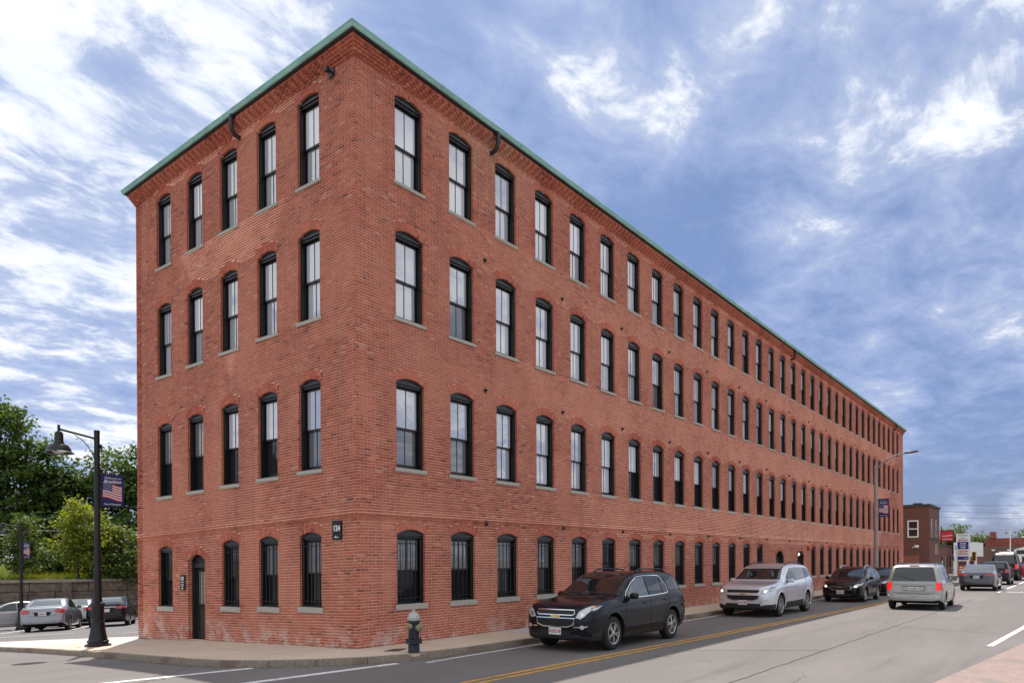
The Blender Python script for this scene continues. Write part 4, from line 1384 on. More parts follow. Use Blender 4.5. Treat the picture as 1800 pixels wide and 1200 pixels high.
    def rails(s, x0, x1, y, mat):
        for sd in (-1, 1):
            pts = []
            for k in range(9):
                x = x0 + (x1-x0)*k/8
                z = s.ft(x)
                hit, _, _, _ = s.bvh.ray_cast(Vector((x-s.L/2, sd*y, 9)), Vector((0, 0, -1)))
                zz = hit.z if hit else z
                pts.append((x-s.L/2, sd*y, zz + (.0 if k in (0, 8) else .055)))
            MB().tube(pts, .02, 6).build('roof_rail', mat, s.root, smooth=True)

def doors(c, lines):
    for ln in lines: c.both('strip', 'door_gap', ln, .009, MAT['seam'], .0025)

# ---- compact SUV
SUV = dict(L=4.77, W=1.84, fo=.94, wb=2.86, r=.365, tw=.235, clad=.14, rim='five', arch=.06,
    bot=[(0, .30), (.25, .23), (1, .22), (3.8, .23), (4.5, .30), (4.77, .42)],
    top=[(0, .70), (.03, .86), (.09, .95), (.25, 1.015), (.7, 1.075), (1.18, 1.125), (1.30, 1.17), (1.65, 1.37), (2.02, 1.575), (2.3, 1.645), (2.9, 1.685), (3.6, 1.675), (4.1, 1.63), (4.28, 1.59), (4.45, 1.42), (4.62, 1.18), (4.70, 1.02), (4.75, .84), (4.77, .62)],
    belt=[(0, .60), (.03, .74), (.09, .83), (.3, .93), (.8, 1.0), (1.3, 1.035), (2.5, 1.07), (3.6, 1.12), (4.3, 1.16), (4.6, 1.08), (4.70, .96), (4.77, .56)],
    wid=[(0, .60), (.02, .70), (.06, .80), (.14, .885), (.3, .955), (.6, .99), (1.2, 1.0), (3.9, 1.0), (4.4, .97), (4.62, .93), (4.72, .88), (4.77, .80)])
def build_suv(c, plate_f, plate_ink, trim=True):
    G = MAT['carglass']
    c.lay('windscreen', [(-.73, 1.175), (.73, 1.175), (.70, 1.25), (.60, 1.585), (-.60, 1.585), (-.70, 1.25)], 'front', G, .004)
    c.lay('rear_window', [(-.60, 1.20), (.60, 1.20), (.52, 1.52), (-.52, 1.52)], 'rear', G, .004)
    s1 = [(1.62, 1.10), (2.62, 1.125), (2.57, 1.545), (2.24, 1.52), (1.98, 1.41), (1.72, 1.235)]
    s2 = [(2.68, 1.127), (3.36, 1.15), (3.30, 1.54), (2.63, 1.55)]
    s2b = [(3.40, 1.153), (3.62, 1.175), (3.60, 1.30), (3.36, 1.53)]
    s3 = [(3.74, 1.20), (4.36, 1.23), (4.18, 1.46), (3.95, 1.53), (3.60, 1.545)]
    c.both('lay', 'side_window', s1, MAT['carglass_pale']); c.both('lay', 'side_window', s2, G); c.both('lay', 'side_window', s2b, G); c.both('lay', 'quarter_window', s3, G)
    if trim:
        c.both('strip', 'window_trim', [(1.55, 1.085), (2.6, 1.105), (3.4, 1.132), (3.62, 1.155), (3.66, 1.2), (3.62, 1.33), (3.36, 1.555), (3.2, 1.573), (2.6, 1.575), (2.24, 1.545), (1.95, 1.43), (1.66, 1.235), (1.56, 1.12)], .018, MAT['chrome'], .007, closed=True)
    doors(c, [[(1.52, 1.06), (1.46, .85), (1.45, .45), (1.55, .36)], [(2.64, 1.1), (2.66, .8), (2.62, .38)], [(1.55, .36), (3.2, .37)], [(3.2, .37), (3.32, .66), (3.62, .90), (3.66, 1.15)]])
    c.handles([(2.42, .96), (3.44, .99)], c.paint)
    c.mirrors(1.70, 1.09, c.paint)
    c.rails(2.5, 4.1, .56, MAT['plastic'])
    # face
    c.lay('upper_grille', [(-.44, .80), (.44, .80), (.47, .85), (.44, .885), (-.44, .885), (-.47, .85)], 'front', MAT['grille'], .006)
    c.strip('grille_surround', [(-.43, .79), (.43, .79), (.48, .82), (.46, .895), (-.46, .895), (-.48, .82)], .02, 'front', MAT['chrome'], .01, closed=True)
    c.lay('lower_grille', [(-.47, .71), (.47, .71), (.44, .60), (.30, .555), (-.30, .555), (-.44, .60)], 'front', MAT['grille'], .006)
    c.strip('grille_surround', [(-.49, .725), (.49, .725), (.455, .59), (.30, .54), (-.30, .54), (-.455, .59)], .022, 'front', MAT['chrome'], .01, closed=True)
    c.lay('badge', [(-.12, .745), (-.045, .745), (-.04, .725), (.045, .725), (.05, .745), (.13, .745), (.115, .775), (.045, .775), (.04, .795), (-.045, .795), (-.05, .775), (-.135, .775)], 'front', MAT['gold'], .014)
    hl = c.mir('lay', 'headlight', [(.50, .74), (.62, .71), (.72, .78), (.80, .90), (.83, 1.0), (.74, .975), (.58, .87)], 'front', MAT['headlight'], .006)
    for h_, sd in zip(hl, (1, -1)):
        c.lay('reflector', [(sd*.58, .76), (sd*.66, .755), (sd*.70, .83), (sd*.62, .85)][::sd], 'front', MAT['headbulb_off'], .009, parent=h_)
        c.lay('turn_signal', [(sd*.76, .93), (sd*.815, .94), (sd*.822, .985), (sd*.765, .965)][::sd], 'front', MAT['amber'], .009, parent=h_)
    c.both('lay', 'headlight', [(.14, .86), (.30, .90), (.62, 1.0), (.50, .985), (.22, .93)], MAT['headlight'], .006)
    c.lay('lower_intake', [(-.40, .46), (.40, .46), (.36, .36), (-.36, .36)], 'front', MAT['grille'], .006)
    for sd in (-1, 1):
        c.lay('fog_light', [(sd*(.66+.045*math.cos(a)), .545+.045*math.sin(a)) for a in np.linspace(0, 2*math.pi, 11)[:-1]], 'front', MAT['headlight'], .012)
        c.strip('fog_trim', [(sd*.46, .54), (sd*.62, .545)], .02, 'front', MAT['chrome'], .012)
        c.strip('fog_trim', [(sd*.70, .55), (sd*.76, .565)], .02, 'front', MAT['chrome'], .012)
    c.plate('front', .445, plate_f, plate_ink)
    c.both('lay', 'tail_light', [(4.50, 1.12), (4.72, 1.0), (4.735, .86), (4.62, .88), (4.52, 1.0)], MAT['taillight'], .006)
    c.mir('lay', 'tail_light', [(.62, 1.12), (.80, 1.1), (.83, .88), (.66, .90)], 'rear', MAT['taillight'], .006)
    MB().tube([(3.6-c.L/2, .35, c.ft(3.6)-.01), (3.95-c.L/2, .35, c.ft(3.6)+.20)], .006, 5).build('aerial', MAT['plastic'], c.root)
    for y0, y1 in ((-.55, .05), (.02, .6)):
        c.strip('wiper', [(y0, 1.20), (y1, 1.215)], .02, 'front', MAT['plastic'], .012)
    c.strip('sunroof_edge', [(2.3, -.35), (2.3, .35), (2.9, .35), (2.9, -.35)], .02, 'top', MAT['plastic'], .004, closed=True)
car1 = Car('parked_suv', 'navy-black compact SUV with gold badge driving past the near corner windows', SUV, (2.80+4.77/2, -3.10, -.12), 0, MAT['paint_black'], 'car', 'cars on the main street')
build_suv(car1, '4GDZ 40', MAT['plate_red'])
car1.root.name = 'suv'

# ---- larger silver crossover
XUV = dict(L=5.15, W=1.98, fo=.98, wb=3.02, r=.375, tw=.245, clad=.20, rim='six', arch=.06,
    bot=[(0, .30), (.25, .24), (1, .24), (4.1, .25), (4.8, .32), (5.15, .44)],
    top=[(0, .74), (.03, .90), (.10, 1.0), (.3, 1.07), (.8, 1.13), (1.22, 1.185), (1.35, 1.235), (1.75, 1.46), (2.12, 1.66), (2.5, 1.745), (3.1, 1.79), (3.9, 1.775), (4.4, 1.72), (4.62, 1.66), (4.82, 1.43), (4.98, 1.2), (5.08, 1.05), (5.13, .86), (5.15, .66)],
    belt=[(0, .64), (.03, .78), (.1, .88), (.35, .98), (.9, 1.06), (1.4, 1.10), (2.7, 1.13), (3.8, 1.18), (4.6, 1.26), (4.92, 1.18), (5.06, 1.0), (5.15, .6)],
    wid=[(0, .60), (.02, .70), (.07, .81), (.16, .89), (.34, .955), (.7, .99), (1.3, 1.0), (4.2, 1.0), (4.7, .97), (4.98, .93), (5.1, .87), (5.15, .79)])
def build_xuv(c, plate_t):
    G = MAT['carglass']
    c.lay('windscreen', [(-.80, 1.245), (.80, 1.245), (.76, 1.33), (.65, 1.675), (-.65, 1.675), (-.76, 1.33)], 'front', G, .004)
    c.lay('windscreen_reflection', [(.05, 1.26), (.76, 1.26), (.72, 1.34), (.62, 1.66), (.32, 1.66)], 'front', MAT['carglass_pale'], .0055) if False else None
    c.lay('rear_window', [(-.66, 1.27), (.66, 1.27), (.58, 1.6), (-.58, 1.6)], 'rear', G, .004)
    c.both('lay', 'side_window', [(1.72, 1.165), (2.76, 1.19), (2.70, 1.64), (2.40, 1.625), (2.10, 1.50), (1.84, 1.32)], G)
    c.both('lay', 'side_window', [(2.82, 1.19), (3.78, 1.235), (3.66, 1.645), (2.76, 1.65)], MAT['carglass_pale'])
    c.both('lay', 'quarter_window', [(3.86, 1.24), (4.50, 1.33), (4.62, 1.40), (4.45, 1.55), (4.2, 1.615), (3.74, 1.645)], MAT['carglass_pale'])
    doors(c, [[(1.62, 1.12), (1.55, .9), (1.55, .52)], [(2.79, 1.15), (2.80, .85), (2.77, .5)], [(1.55, .52), (3.4, .53)], [(3.4, .53), (3.52, .75), (3.84, .98), (3.84, 1.2)]])
    c.handles([(2.55, 1.02), (3.60, 1.05)], c.paint)
    c.mirrors(1.82, 1.15, c.paint)
    c.rails(2.4, 4.5, .62, MAT['plastic'])
    c.lay('upper_grille', [(-.52, .83), (.52, .83), (.56, .90), (.52, .92), (-.52, .92), (-.56, .90)], 'front', MAT['grille'], .006)
    c.lay('grille_bar', [(-.60, .745), (.60, .745), (.60, .82), (-.60, .82)], 'front', c.paint, .012)
    c.strip('grille_surround', [(-.60, .815), (.60, .815)], .018, 'front', MAT['chrome'], .016)
    c.lay('lower_grille', [(-.54, .735), (.54, .735), (.50, .63), (.34, .58), (-.34, .58), (-.50, .63)], 'front', MAT['grille'], .006)
    c.strip('grille_surround', [(-.57, .74), (-.52, .62), (-.34, .565), (.34, .565), (.52, .62), (.57, .74)], .025, 'front', MAT['chrome'], .01)
    c.lay('badge', [(-.10, .76), (-.035, .76), (-.03, .745), (.035, .745), (.04, .76), (.11, .76), (.10, .79), (.04, .79), (.035, .805), (-.035, .805), (-.04, .79), (-.115, .79)], 'front', MAT['gold'], .018)
    hl = c.mir('lay', 'headlight', [(.60, .80), (.72, .79), (.85, .88), (.89, .98), (.86, 1.02), (.74, .97), (.62, .88)], 'front', MAT['headlight'], .006)
    for h_, sd in zip(hl, (1, -1)):
        c.lay('bulb', [(sd*(.74+.045*math.cos(a)), .875+.05*math.sin(a)) for a in np.linspace(0, 2*math.pi, 11)[:-1]], 'front', MAT['headbulb'], .010, parent=h_)
    c.both('lay', 'headlight', [(.16, .88), (.34, .92), (.60, 1.02), (.46, 1.0), (.2, .95)], MAT['headlight'], .006)
    c.mir('lay', 'fog_light', [(.60, .53), (.84, .56), (.88, .61), (.80, .61), (.64, .57)], 'front', MAT['headlight'], .008)
    c.plate('front', .50, plate_t, MAT['plate_red'])
    c.both('lay', 'tail_light', [(4.86, 1.2), (5.05, 1.1), (5.10, .92), (4.98, .94)], MAT['taillight'], .006)
    c.mir('lay', 'tail_light', [(.70, 1.18), (.86, 1.15), (.88, .94), (.74, .95)], 'rear', MAT['taillight'], .006)
    for y0, y1 in ((-.6, .05), (.02, .66)):
        c.strip('wiper', [(y0, 1.27), (y1, 1.285)], .02, 'front', MAT['plastic'], .012)
car2 = Car('crossover', 'silver crossover SUV with lit headlamps following the navy-black SUV', XUV, (14.05+5.15/2, -3.02, -.12), 0, MAT['paint_silver'], 'car', 'cars on the main street')
build_xuv(car2, '815 DA8')

# ---- small black hatchback
HAT = dict(L=4.37, W=1.77, fo=.90, wb=2.60, r=.325, tw=.205, clad=.0, rim='six', arch=.045,
    bot=[(0, .26), (.25, .19), (1, .19), (3.5, .20), (4.1, .27), (4.37, .38)],
    top=[(0, .62), (.03, .74), (.10, .83), (.3, .91), (.75, .99), (1.08, 1.05), (1.2, 1.09), (1.6, 1.30), (1.98, 1.47), (2.35, 1.54), (2.8, 1.57), (3.4, 1.54), (3.85, 1.46), (4.0, 1.41), (4.18, 1.17), (4.28, 1.0), (4.34, .82), (4.37, .56)],
    belt=[(0, .54), (.03, .64), (.1, .74), (.35, .85), (.9, .94), (1.3, .975), (2.3, 1.02), (3.3, 1.09), (4.0, 1.12), (4.25, .98), (4.37, .5)],
    wid=[(0, .58), (.02, .69), (.07, .80), (.16, .88), (.34, .95), (.6, .985), (1.1, 1.0), (3.6, 1.0), (4.1, .96), (4.28, .91), (4.37, .8)])
def build_hatch(c):
    G = MAT['carglass']
    c.lay('windscreen', [(-.70, 1.095), (.70, 1.095), (.66, 1.17), (.57, 1.475), (-.57, 1.475), (-.66, 1.17)], 'front', G, .004)
    c.lay('rear_window', [(-.56, 1.12), (.56, 1.12), (.48, 1.38), (-.48, 1.38)], 'rear', G, .004)
    c.both('lay', 'side_window', [(1.46, 1.02), (2.38, 1.05), (2.34, 1.44), (2.08, 1.425), (1.82, 1.32), (1.58, 1.17)], MAT['carglass_pale'])
    c.both('lay', 'side_window', [(2.44, 1.05), (3.20, 1.10), (3.05, 1.44), (2.40, 1.45)], MAT['carglass_pale'])
    c.both('lay', 'quarter_window', [(3.28, 1.12), (3.80, 1.19), (3.62, 1.34), (3.14, 1.42)], G)
    doors(c, [[(1.40, 1.0), (1.34, .8), (1.36, .34)], [(2.41, 1.03), (2.42, .7), (2.38, .34)], [(1.36, .34), (2.95, .35)], [(2.95, .35), (3.08, .62), (3.28, .82), (3.25, 1.08)]])
    c.handles([(2.2, .90), (3.05, .95)], c.paint); c.mirrors(1.55, 1.01, c.paint)
    c.rails(2.1, 3.6, .52, MAT['chrome'])
    for sd in (-1, 1):
        c.lay('grille', [(sd*.06, .68), (sd*.40, .70), (sd*.44, .64), (sd*.38, .58), (sd*.09, .56)][::sd], 'front', MAT['grille'], .006)
        c.strip('grille_surround', [(sd*.05, .70), (sd*.41, .72), (sd*.46, .64), (sd*.39, .565), (sd*.085, .545)], .02, 'front', MAT['chrome'], .010, closed=True)
    c.lay('badge', [(-.03, .72), (.03, .72), (0, .60)][::-1], 'front', MAT['chrome'], .012)
    hl = c.mir('lay', 'headlight', [(.50, .66), (.66, .65), (.76, .74), (.80, .84), (.72, .84), (.56, .76)], 'front', MAT['headlight'], .006)
    for h_, sd in zip(hl, (1, -1)):
        c.lay('bulb', [(sd*(.62+.05*math.cos(a)), .71+.045*math.sin(a)) for a in np.linspace(0, 2*math.pi, 11)[:-1]], 'front', MAT['headbulb'], .010, parent=h_)
    c.both('lay', 'headlight', [(.14, .74), (.34, .78), (.58, .88), (.40, .87), (.2, .82)], MAT['headlight'], .006)
    c.lay('lower_intake', [(-.52, .40), (.52, .40), (.46, .28), (-.46, .28)], 'front', MAT['grille'], .006)
    c.plate('front', .46, '5SE 8TA', MAT['plate_dark'])
    c.both('lay', 'tail_light', [(4.02, 1.1), (4.24, 1.0), (4.30, .86), (4.12, .88)], MAT['taillight'], .006)
    c.mir('lay', 'tail_light', [(.60, 1.08), (.76, 1.06), (.80, .86), (.64, .87)], 'rear', MAT['taillight'], .006)
    c.strip('wiper', [(-.5, 1.12), (.05, 1.135)], .02, 'front', MAT['plastic'], .012)
car3 = Car('hatchback', 'black hatchback with split chrome grille behind the silver crossover', HAT, (24.6+4.37/2, -3.55, -.12), 0, MAT['paint_brownblack'], 'car', 'cars on the main street')
build_hatch(car3)

# ---- minivan, seen from behind
VAN = dict(L=4.80, W=1.96, fo=.95, wb=2.88, r=.335, tw=.215, clad=0, rim='seven', arch=.05, tumble=.27,
    bot=[(0, .26), (.3, .20), (1, .21), (3.9, .22), (4.4, .30), (4.80, .36)],
    top=[(0, .62), (.03, .76), (.1, .85), (.3, .93), (.75, 1.02), (.95, 1.07), (1.1, 1.13), (1.6, 1.42), (2.0, 1.62), (2.4, 1.71), (3.0, 1.745), (3.8, 1.74), (4.3, 1.70), (4.42, 1.665), (4.52, 1.50), (4.62, 1.20), (4.66, 1.05), (4.70, .86), (4.705, .64), (4.77, .61), (4.80, .52)],
    belt=[(0, .54), (.03, .66), (.1, .76), (.35, .88), (.9, .99), (1.3, 1.03), (2.4, 1.06), (3.6, 1.07), (4.4, 1.07), (4.62, 1.03), (4.68, .90), (4.705, .58), (4.77, .55), (4.80, .47)],
    wid=[(0, .60), (.02, .70), (.07, .81), (.16, .89), (.35, .955), (.7, .99), (1.2, 1.0), (3.9, 1.0), (4.35, .985), (4.6, .95), (4.68, .92), (4.70, .915), (4.73, .915), (4.77, .88), (4.80, .80)])
def build_van(c):
    G = MAT['carglass']
    c.lay('windscreen', [(-.78, 1.16), (.78, 1.16), (.62, 1.64), (-.62, 1.64)], 'front', G, .004)
    c.lay('rear_window', [(-.745, 1.085), (.745, 1.085), (.735, 1.14), (.635, 1.585), (.55, 1.605), (-.55, 1.605), (-.635, 1.585), (-.735, 1.14)], 'rear', G, .005)
    c.strip('rear_wiper', [(-.05, 1.11), (-.42, 1.28)], .02, 'rear', MAT['plastic'], .014)
    c.strip('rear_wiper', [(.02, 1.10), (-.06, 1.115)], .03, 'rear', MAT['plastic'], .014)
    c.both('lay', 'side_window', [(1.35, 1.12), (2.22, 1.12), (2.22, 1.60), (1.98, 1.58), (1.70, 1.42)], G)
    c.both('lay', 'side_window', [(2.28, 1.12), (3.22, 1.12), (3.22, 1.615), (2.28, 1.605)], G)
    c.both('lay', 'quarter_window', [(3.30, 1.12), (4.40, 1.11), (4.30, 1.56), (4.1, 1.605), (3.30, 1.615)], G)
    doors(c, [[(1.28, 1.05), (1.22, .85), (1.25, .36)], [(2.25, 1.08), (2.25, .36)], [(3.26, 1.08), (3.26, .42)], [(2.3, .985), (4.35, .985)], [(1.25, .36), (3.2, .36)]])
    c.handles([(2.1, .93), (2.42, .93)], c.paint); c.mirrors(1.45, 1.06, MAT['plastic'])
    c.rails(2.0, 4.2, .66, MAT['plastic'])
    c.strip('cross_rail', [(3.9, -.62), (3.9, .62)], .04, 'top', MAT['plastic'], .05)
    # tailgate
    c.mir('lay', 'tail_light', [(.735, 1.055), (.86, 1.03), (.885, .90), (.88, .76), (.80, .72), (.74, .78)], 'rear', MAT['tail_lit'], .010)
    c.both('lay', 'tail_light', [(4.46, 1.06), (4.64, 1.03), (4.69, .78), (4.50, .76)], MAT['taillight'], .008)
    c.lay('plate_recess', [(-.40, .90), (.40, .90), (.36, .72), (-.36, .72)], 'rear', MAT['seam'], .006)
    c.lay('plate_surround', [(-.38, .88), (.38, .88), (.345, .735), (-.345, .735)], 'rear', c.paint, .010)
    c.plate('rear', .81, '612 EH5', MAT['plate_dark'], w=.34, h=.13)
    c.strip('tailgate_gap', [(-.70, 1.05), (-.68, .66), (.68, .66), (.70, 1.05)], .010, 'rear', MAT['seam'], .004)
    c.strip('tailgate_crease', [(-.66, .95), (.66, .95)], .012, 'rear', MAT['seam'], .003)
    c.lay('spoiler_lamp', [(-.16, 1.648), (.16, 1.648), (.16, 1.672), (-.16, 1.672)], 'rear', MAT['taillight'], .008)
    c.lay('rear_bumper_step', [(-.55, .60), (.55, .60), (.55, .615), (-.55, .615)], 'rear', MAT['plastic'], .004)
    for k in (-.12, -.02, .09):
        c.lay('bumper_scuff', [(k, .505), (k+.05, .50), (k+.045, .525), (k+.01, .53)], 'rear', MAT['seam'], .004)
    c.mir('lay', 'headlight', [(.52, .68), (.74, .68), (.82, .80), (.60, .78)], 'front', MAT['headlight'], .006)
    c.lay('grille', [(-.42, .66), (.42, .66), (.42, .76), (-.42, .76)], 'front', MAT['grille'], .006)
car4 = Car('minivan', 'champagne silver minivan with lit red tail lamps driving away in the sunlit lane', VAN, (20.75+4.80/2, -6.98, -.12), math.pi+math.radians(1.5), MAT['paint_champ'], 'van', 'cars on the main street')
build_van(car4)

# ---- saloons
SED = dict(L=4.93, W=1.85, fo=.95, wb=2.80, r=.325, tw=.215, clad=0, rim='seven', arch=.045,
    bot=[(0, .26), (.25, .19), (1, .18), (4.0, .19), (4.6, .27), (4.93, .36)],
    top=[(0, .60), (.03, .71), (.1, .79), (.35, .87), (.85, .95), (1.3, 1.0), (1.42, 1.04), (1.85, 1.25), (2.25, 1.40), (2.6, 1.455), (3.05, 1.465), (3.5, 1.41), (3.85, 1.28), (4.15, 1.135), (4.35, 1.08), (4.7, 1.06), (4.80, 1.03), (4.87, .88), (4.90, .72), (4.93, .54)],
    belt=[(0, .52), (.03, .62), (.1, .70), (.4, .80), (.9, .89), (1.5, .93), (2.5, .96), (3.5, 1.0), (4.2, 1.01), (4.7, .98), (4.82, .90), (4.93, .48)],
    wid=[(0, .58), (.02, .69), (.07, .80), (.16, .88), (.34, .95), (.6, .985), (1.1, 1.0), (3.9, 1.0), (4.5, .965), (4.78, .93), (4.88, .87), (4.93, .79)])
def build_sedan(c, tail='wedge', rearplate=None, ink=None, light_mat='taillight', front=True):
    G = MAT['carglass']
    c.lay('windscreen', [(-.72, 1.045), (.72, 1.045), (.68, 1.12), (.56, 1.405), (-.56, 1.405), (-.68, 1.12)], 'front', G, .004)
    c.lay('rear_window', [(-.66, 1.125), (.66, 1.125), (.62, 1.17), (.52, 1.385), (-.52, 1.385), (-.62, 1.17)], 'rear', MAT['carglass_pale'], .004)
    c.both('lay', 'side_window', [(1.72, .975), (2.62, .99), (2.60, 1.385), (2.34, 1.36), (2.05, 1.24), (1.82, 1.10)], G)
    c.both('lay', 'side_window', [(2.68, .99), (3.55, 1.03), (3.62, 1.12), (3.45, 1.26), (3.2, 1.36), (2.66, 1.39)], G)
    doors(c, [[(1.64, .95), (1.58, .75), (1.60, .32)], [(2.65, .97), (2.66, .7), (2.62, .32)], [(1.6, .32), (3.3, .33)], [(3.3, .33), (3.4, .6), (3.62, .8), (3.64, 1.0)]])
    c.handles([(2.42, .86), (3.38, .89)], c.paint); c.mirrors(1.78, .97, c.paint)
    if tail == 'wedge':
        c.mir('lay', 'tail_light', [(.46, .90), (.60, .985), (.82, .96), (.85, .82), (.70, .78), (.50, .84)], 'rear', MAT[light_mat], .007)
        c.both('lay', 'tail_light', [(4.62, .97), (4.80, .94), (4.88, .82), (4.74, .83)], MAT[light_mat], .007)
    elif tail == 'bar':
        c.mir('lay', 'tail_light', [(.36, .90), (.62, .965), (.82, .95), (.84, .86), (.66, .83), (.40, .86)], 'rear', MAT[light_mat], .007)
        c.both('lay', 'tail_light', [(4.56, .965), (4.80, .94), (4.86, .86), (4.66, .87)], MAT[light_mat], .007)
    c.lay('plate_recess', [(-.34, .855), (.34, .855), (.28, .70), (-.28, .70)], 'rear', MAT['seam'], .004)
    c.strip('boot_gap', [(-.70, .98), (-.56, .80), (-.52, .68), (.52, .68), (.56, .80), (.70, .98)], .010, 'rear', MAT['seam'], .003)
    if rearplate is not None: c.plate('rear', .775, rearplate, ink)
    c.lay('rear_valance', [(-.60, .40), (.60, .40), (.54, .34), (-.54, .34)], 'rear', MAT['plastic'], .004)
    if front:
        hl = c.mir('lay', 'headlight', [(.46, .66), (.66, .66), (.78, .74), (.82, .81), (.66, .79), (.50, .73)], 'front', MAT['headlight'], .006)
        c.both('lay', 'headlight', [(.14, .74), (.34, .77), (.64, .87), (.44, .85), (.2, .80)], MAT['headlight'], .006)
        c.lay('grille', [(-.40, .62), (.40, .62), (.44, .72), (-.44, .72)], 'front', MAT['grille'], .006)
        c.lay('lower_intake', [(-.56, .42), (.56, .42), (.5, .30), (-.5, .30)], 'front', MAT['grille'], .006)
TAU = dict(SED); TAU.update(W=1.93, L=5.12)
def scaled(sp, L, W, hs):
    k = L/sp['L']; q = dict(sp); q['L'] = L; q['W'] = W; q['fo'] = sp['fo']*k; q['wb'] = sp['wb']*k
    return q, k, hs
def sedan(name, label, loc, rz, paintm, L=4.93, W=1.85, hs=1.0, group=None, **kw):
    c = Car(name, label, SED, loc, rz, paintm, 'car', group)
    build_sedan(c, **kw)
    c.root.scale = (L/4.93, W/1.85, hs)
    return c
sedan('saloon_car', 'dark grey saloon car with pale rear window driving ahead of the minivan', (40.55+2.5, -7.2, -.12), math.pi, MAT['paint_grey'], 5.1, 1.92, 1.06, 'cars on the main street', tail='bar', rearplate='3TK 261', ink=MAT['plate_dark'])
c = Car('dark_suv', 'black SUV with red tail lamps just ahead of the dark grey saloon', SUV, (52.3+2.3, -7.2, -.12), math.pi, MAT['paint_brownblack'], 'car', 'cars on the main street')
build_suv(c, '', MAT['plate_dark'], False)
sedan('parked_car', 'black car half hidden between the black hatchback and the minivan', (31.3+2.4, -3.45, -.12), 0, MAT['paint_brownblack'], 4.8, 1.8, 1.0, 'cars on the main street', tail='wedge')
sedan('red_car', 'dark red car crossing at the right edge of the street', (70.0, -8.35, -.12), math.radians(-58), MAT['paint_red'], 4.6, 1.8, 1.05, None, tail='wedge')
# box-bodied emergency van with pale roof
c = Car('police_van', 'tall dark van with white roof and light bar farthest up the street', VAN, (66.5, -7.0, -.12), math.pi, MAT['paint_brownblack'], 'van', 'cars on the main street')
build_van(c)
c.root.scale = (1.1, 1.04, 1.34)
c.lay('white_roof', [(1.95, -.60), (4.40, -.60), (4.40, .60), (1.95, .60)], 'top', MAT['sign_white'], .012)
c.lay('white_roof_edge', [(-.62, 1.62), (.62, 1.62), (.60, 1.70), (-.60, 1.70)], 'rear', MAT['sign_white'], .016)
MB().box(-.15, .15, -.5, .5, 1.755, 1.84).build('light_bar', MAT['sign_white'], c.root)
# ---- cars in the car park
def lot(x, y): return (x, y, gz(y) - .03)
LOT_H = math.radians(60) + math.pi
def slope_car(c):
    n = Vector((0, .055, 1)).normalized()
    q = Vector((0, 0, 1)).rotation_difference(n)
    c.root.rotation_euler = (q.to_matrix() @ Matrix.Rotation(c.root.rotation_euler.z, 3, 'Z')).to_euler()
c = sedan('parked_sedan', 'silver saloon parked nose-in by the low stone wall, left of the near street lamp', lot(3.95, 26.4), LOT_H, MAT['paint_silver2'], 4.93, 1.85, 1.02, 'cars in the car park', tail='wedge', rearplate='58J N21', ink=MAT['plate_dark'])
slope_car(c)
c = sedan('parked_sedan', 'black saloon with boot spoiler parked between the near street lamp and the brick building', lot(6.85, 26.9), LOT_H, MAT['paint_brownblack'], 4.85, 1.83, 1.02, 'cars in the car park', tail='bar', rearplate='', ink=MAT['plate_dark'])
c.lay('spoiler', [(4.62, -.62), (4.78, -.62), (4.78, .62), (4.62, .62)], 'top', MAT['paint_brownblack'], .06)
c.strip('boot_trim', [(-.42, .93), (.42, .93)], .02, 'rear', MAT['chrome'], .008)
slope_car(c)
c = sedan('parked_sedan', 'silver car at the left edge of the car park, front wing showing', lot(3.9, 31.6), math.radians(-12), MAT['paint_silver3'], 4.7, 1.82, 1.0, 'cars in the car park', tail='wedge')
slope_car(c)
c = sedan('parked_sedan', 'silver car mostly hidden behind the other silver saloon in the car park', lot(7.6, 32.6), LOT_H, MAT['paint_silver3'], 4.8, 1.83, 1.0, 'cars in the car park', tail='wedge')
slope_car(c)
# ------------------------------------------------------------------ left background: wall, embankment, trees
MAT['wallstone'] = mottled('old_wall_stone', (.11, .085, .065), (.22, .175, .135), 4, .9, bs=.5, c3=(.09, .07, .06), scale2=1.2)
MAT['coping'] = mottled('coping_stone', (.24, .21, .17), (.34, .30, .25), 5, .9, bs=.3)
MAT['grassmat'] = mottled('rough_grass', (.05, .085, .015), (.13, .15, .035), 3, .95, c3=(.15, .14, .05), scale2=.6)
A = Vector((-1.7, 42.07, 0)); B = Vector((21.5, 33.8, 0)); WD = (B-A).normalized(); WNv = Vector((-WD.y, WD.x, 0))
rz_w = math.atan2(WD.y, WD.x); wl_len = (B-A).length
rw = empty('retaining_wall', (A.x, A.y, -1.75), rz_w)
tag(rw, 'old dark stone retaining wall along the back of the car park', 'wall')
MB().box(0, wl_len, .05, .6, 0, 2.42).build('wall_core', plain('wall_joint', (.045, .038, .032), .95), rw)
zz = 0.0; cs = 0
for ch in (.62, .58, .60, .58):
    x = -random.uniform(0, 1.5)
    while x < wl_len:
        ln = random.uniform(1.3, 2.6); x0, x1 = max(0, x), min(wl_len, x+ln-.03)
        if x1-x0 > .2:
            me = MB().box(x0, x1, random.uniform(-.05, .02), .1, zz+.012, zz+ch-.012).mesh('stone_block', MAT['wallstone'])
            bm = bmesh.new(); bm.from_mesh(me); bmesh.ops.bevel(bm, geom=bm.edges[:], offset=.025, segments=1, affect='EDGES'); bm.to_mesh(me); bm.free()
            link('stone_block', me, rw)
        x += ln
    zz += ch; cs += 1
for k in np.arange(2.2, wl_len-1, 4.6):
    MB().box(k-.25, k+.25, -.22, .05, 0, 2.37).build('buttress', MAT['wallstone'], rw)
x = 0
while x < wl_len-.1:
    ln = min(2.0, wl_len-x); MB().box(x+.005, x+ln-.005, -.14, .62, 2.38, 2.56).build('coping_stone', MAT['coping'], rw); x += ln
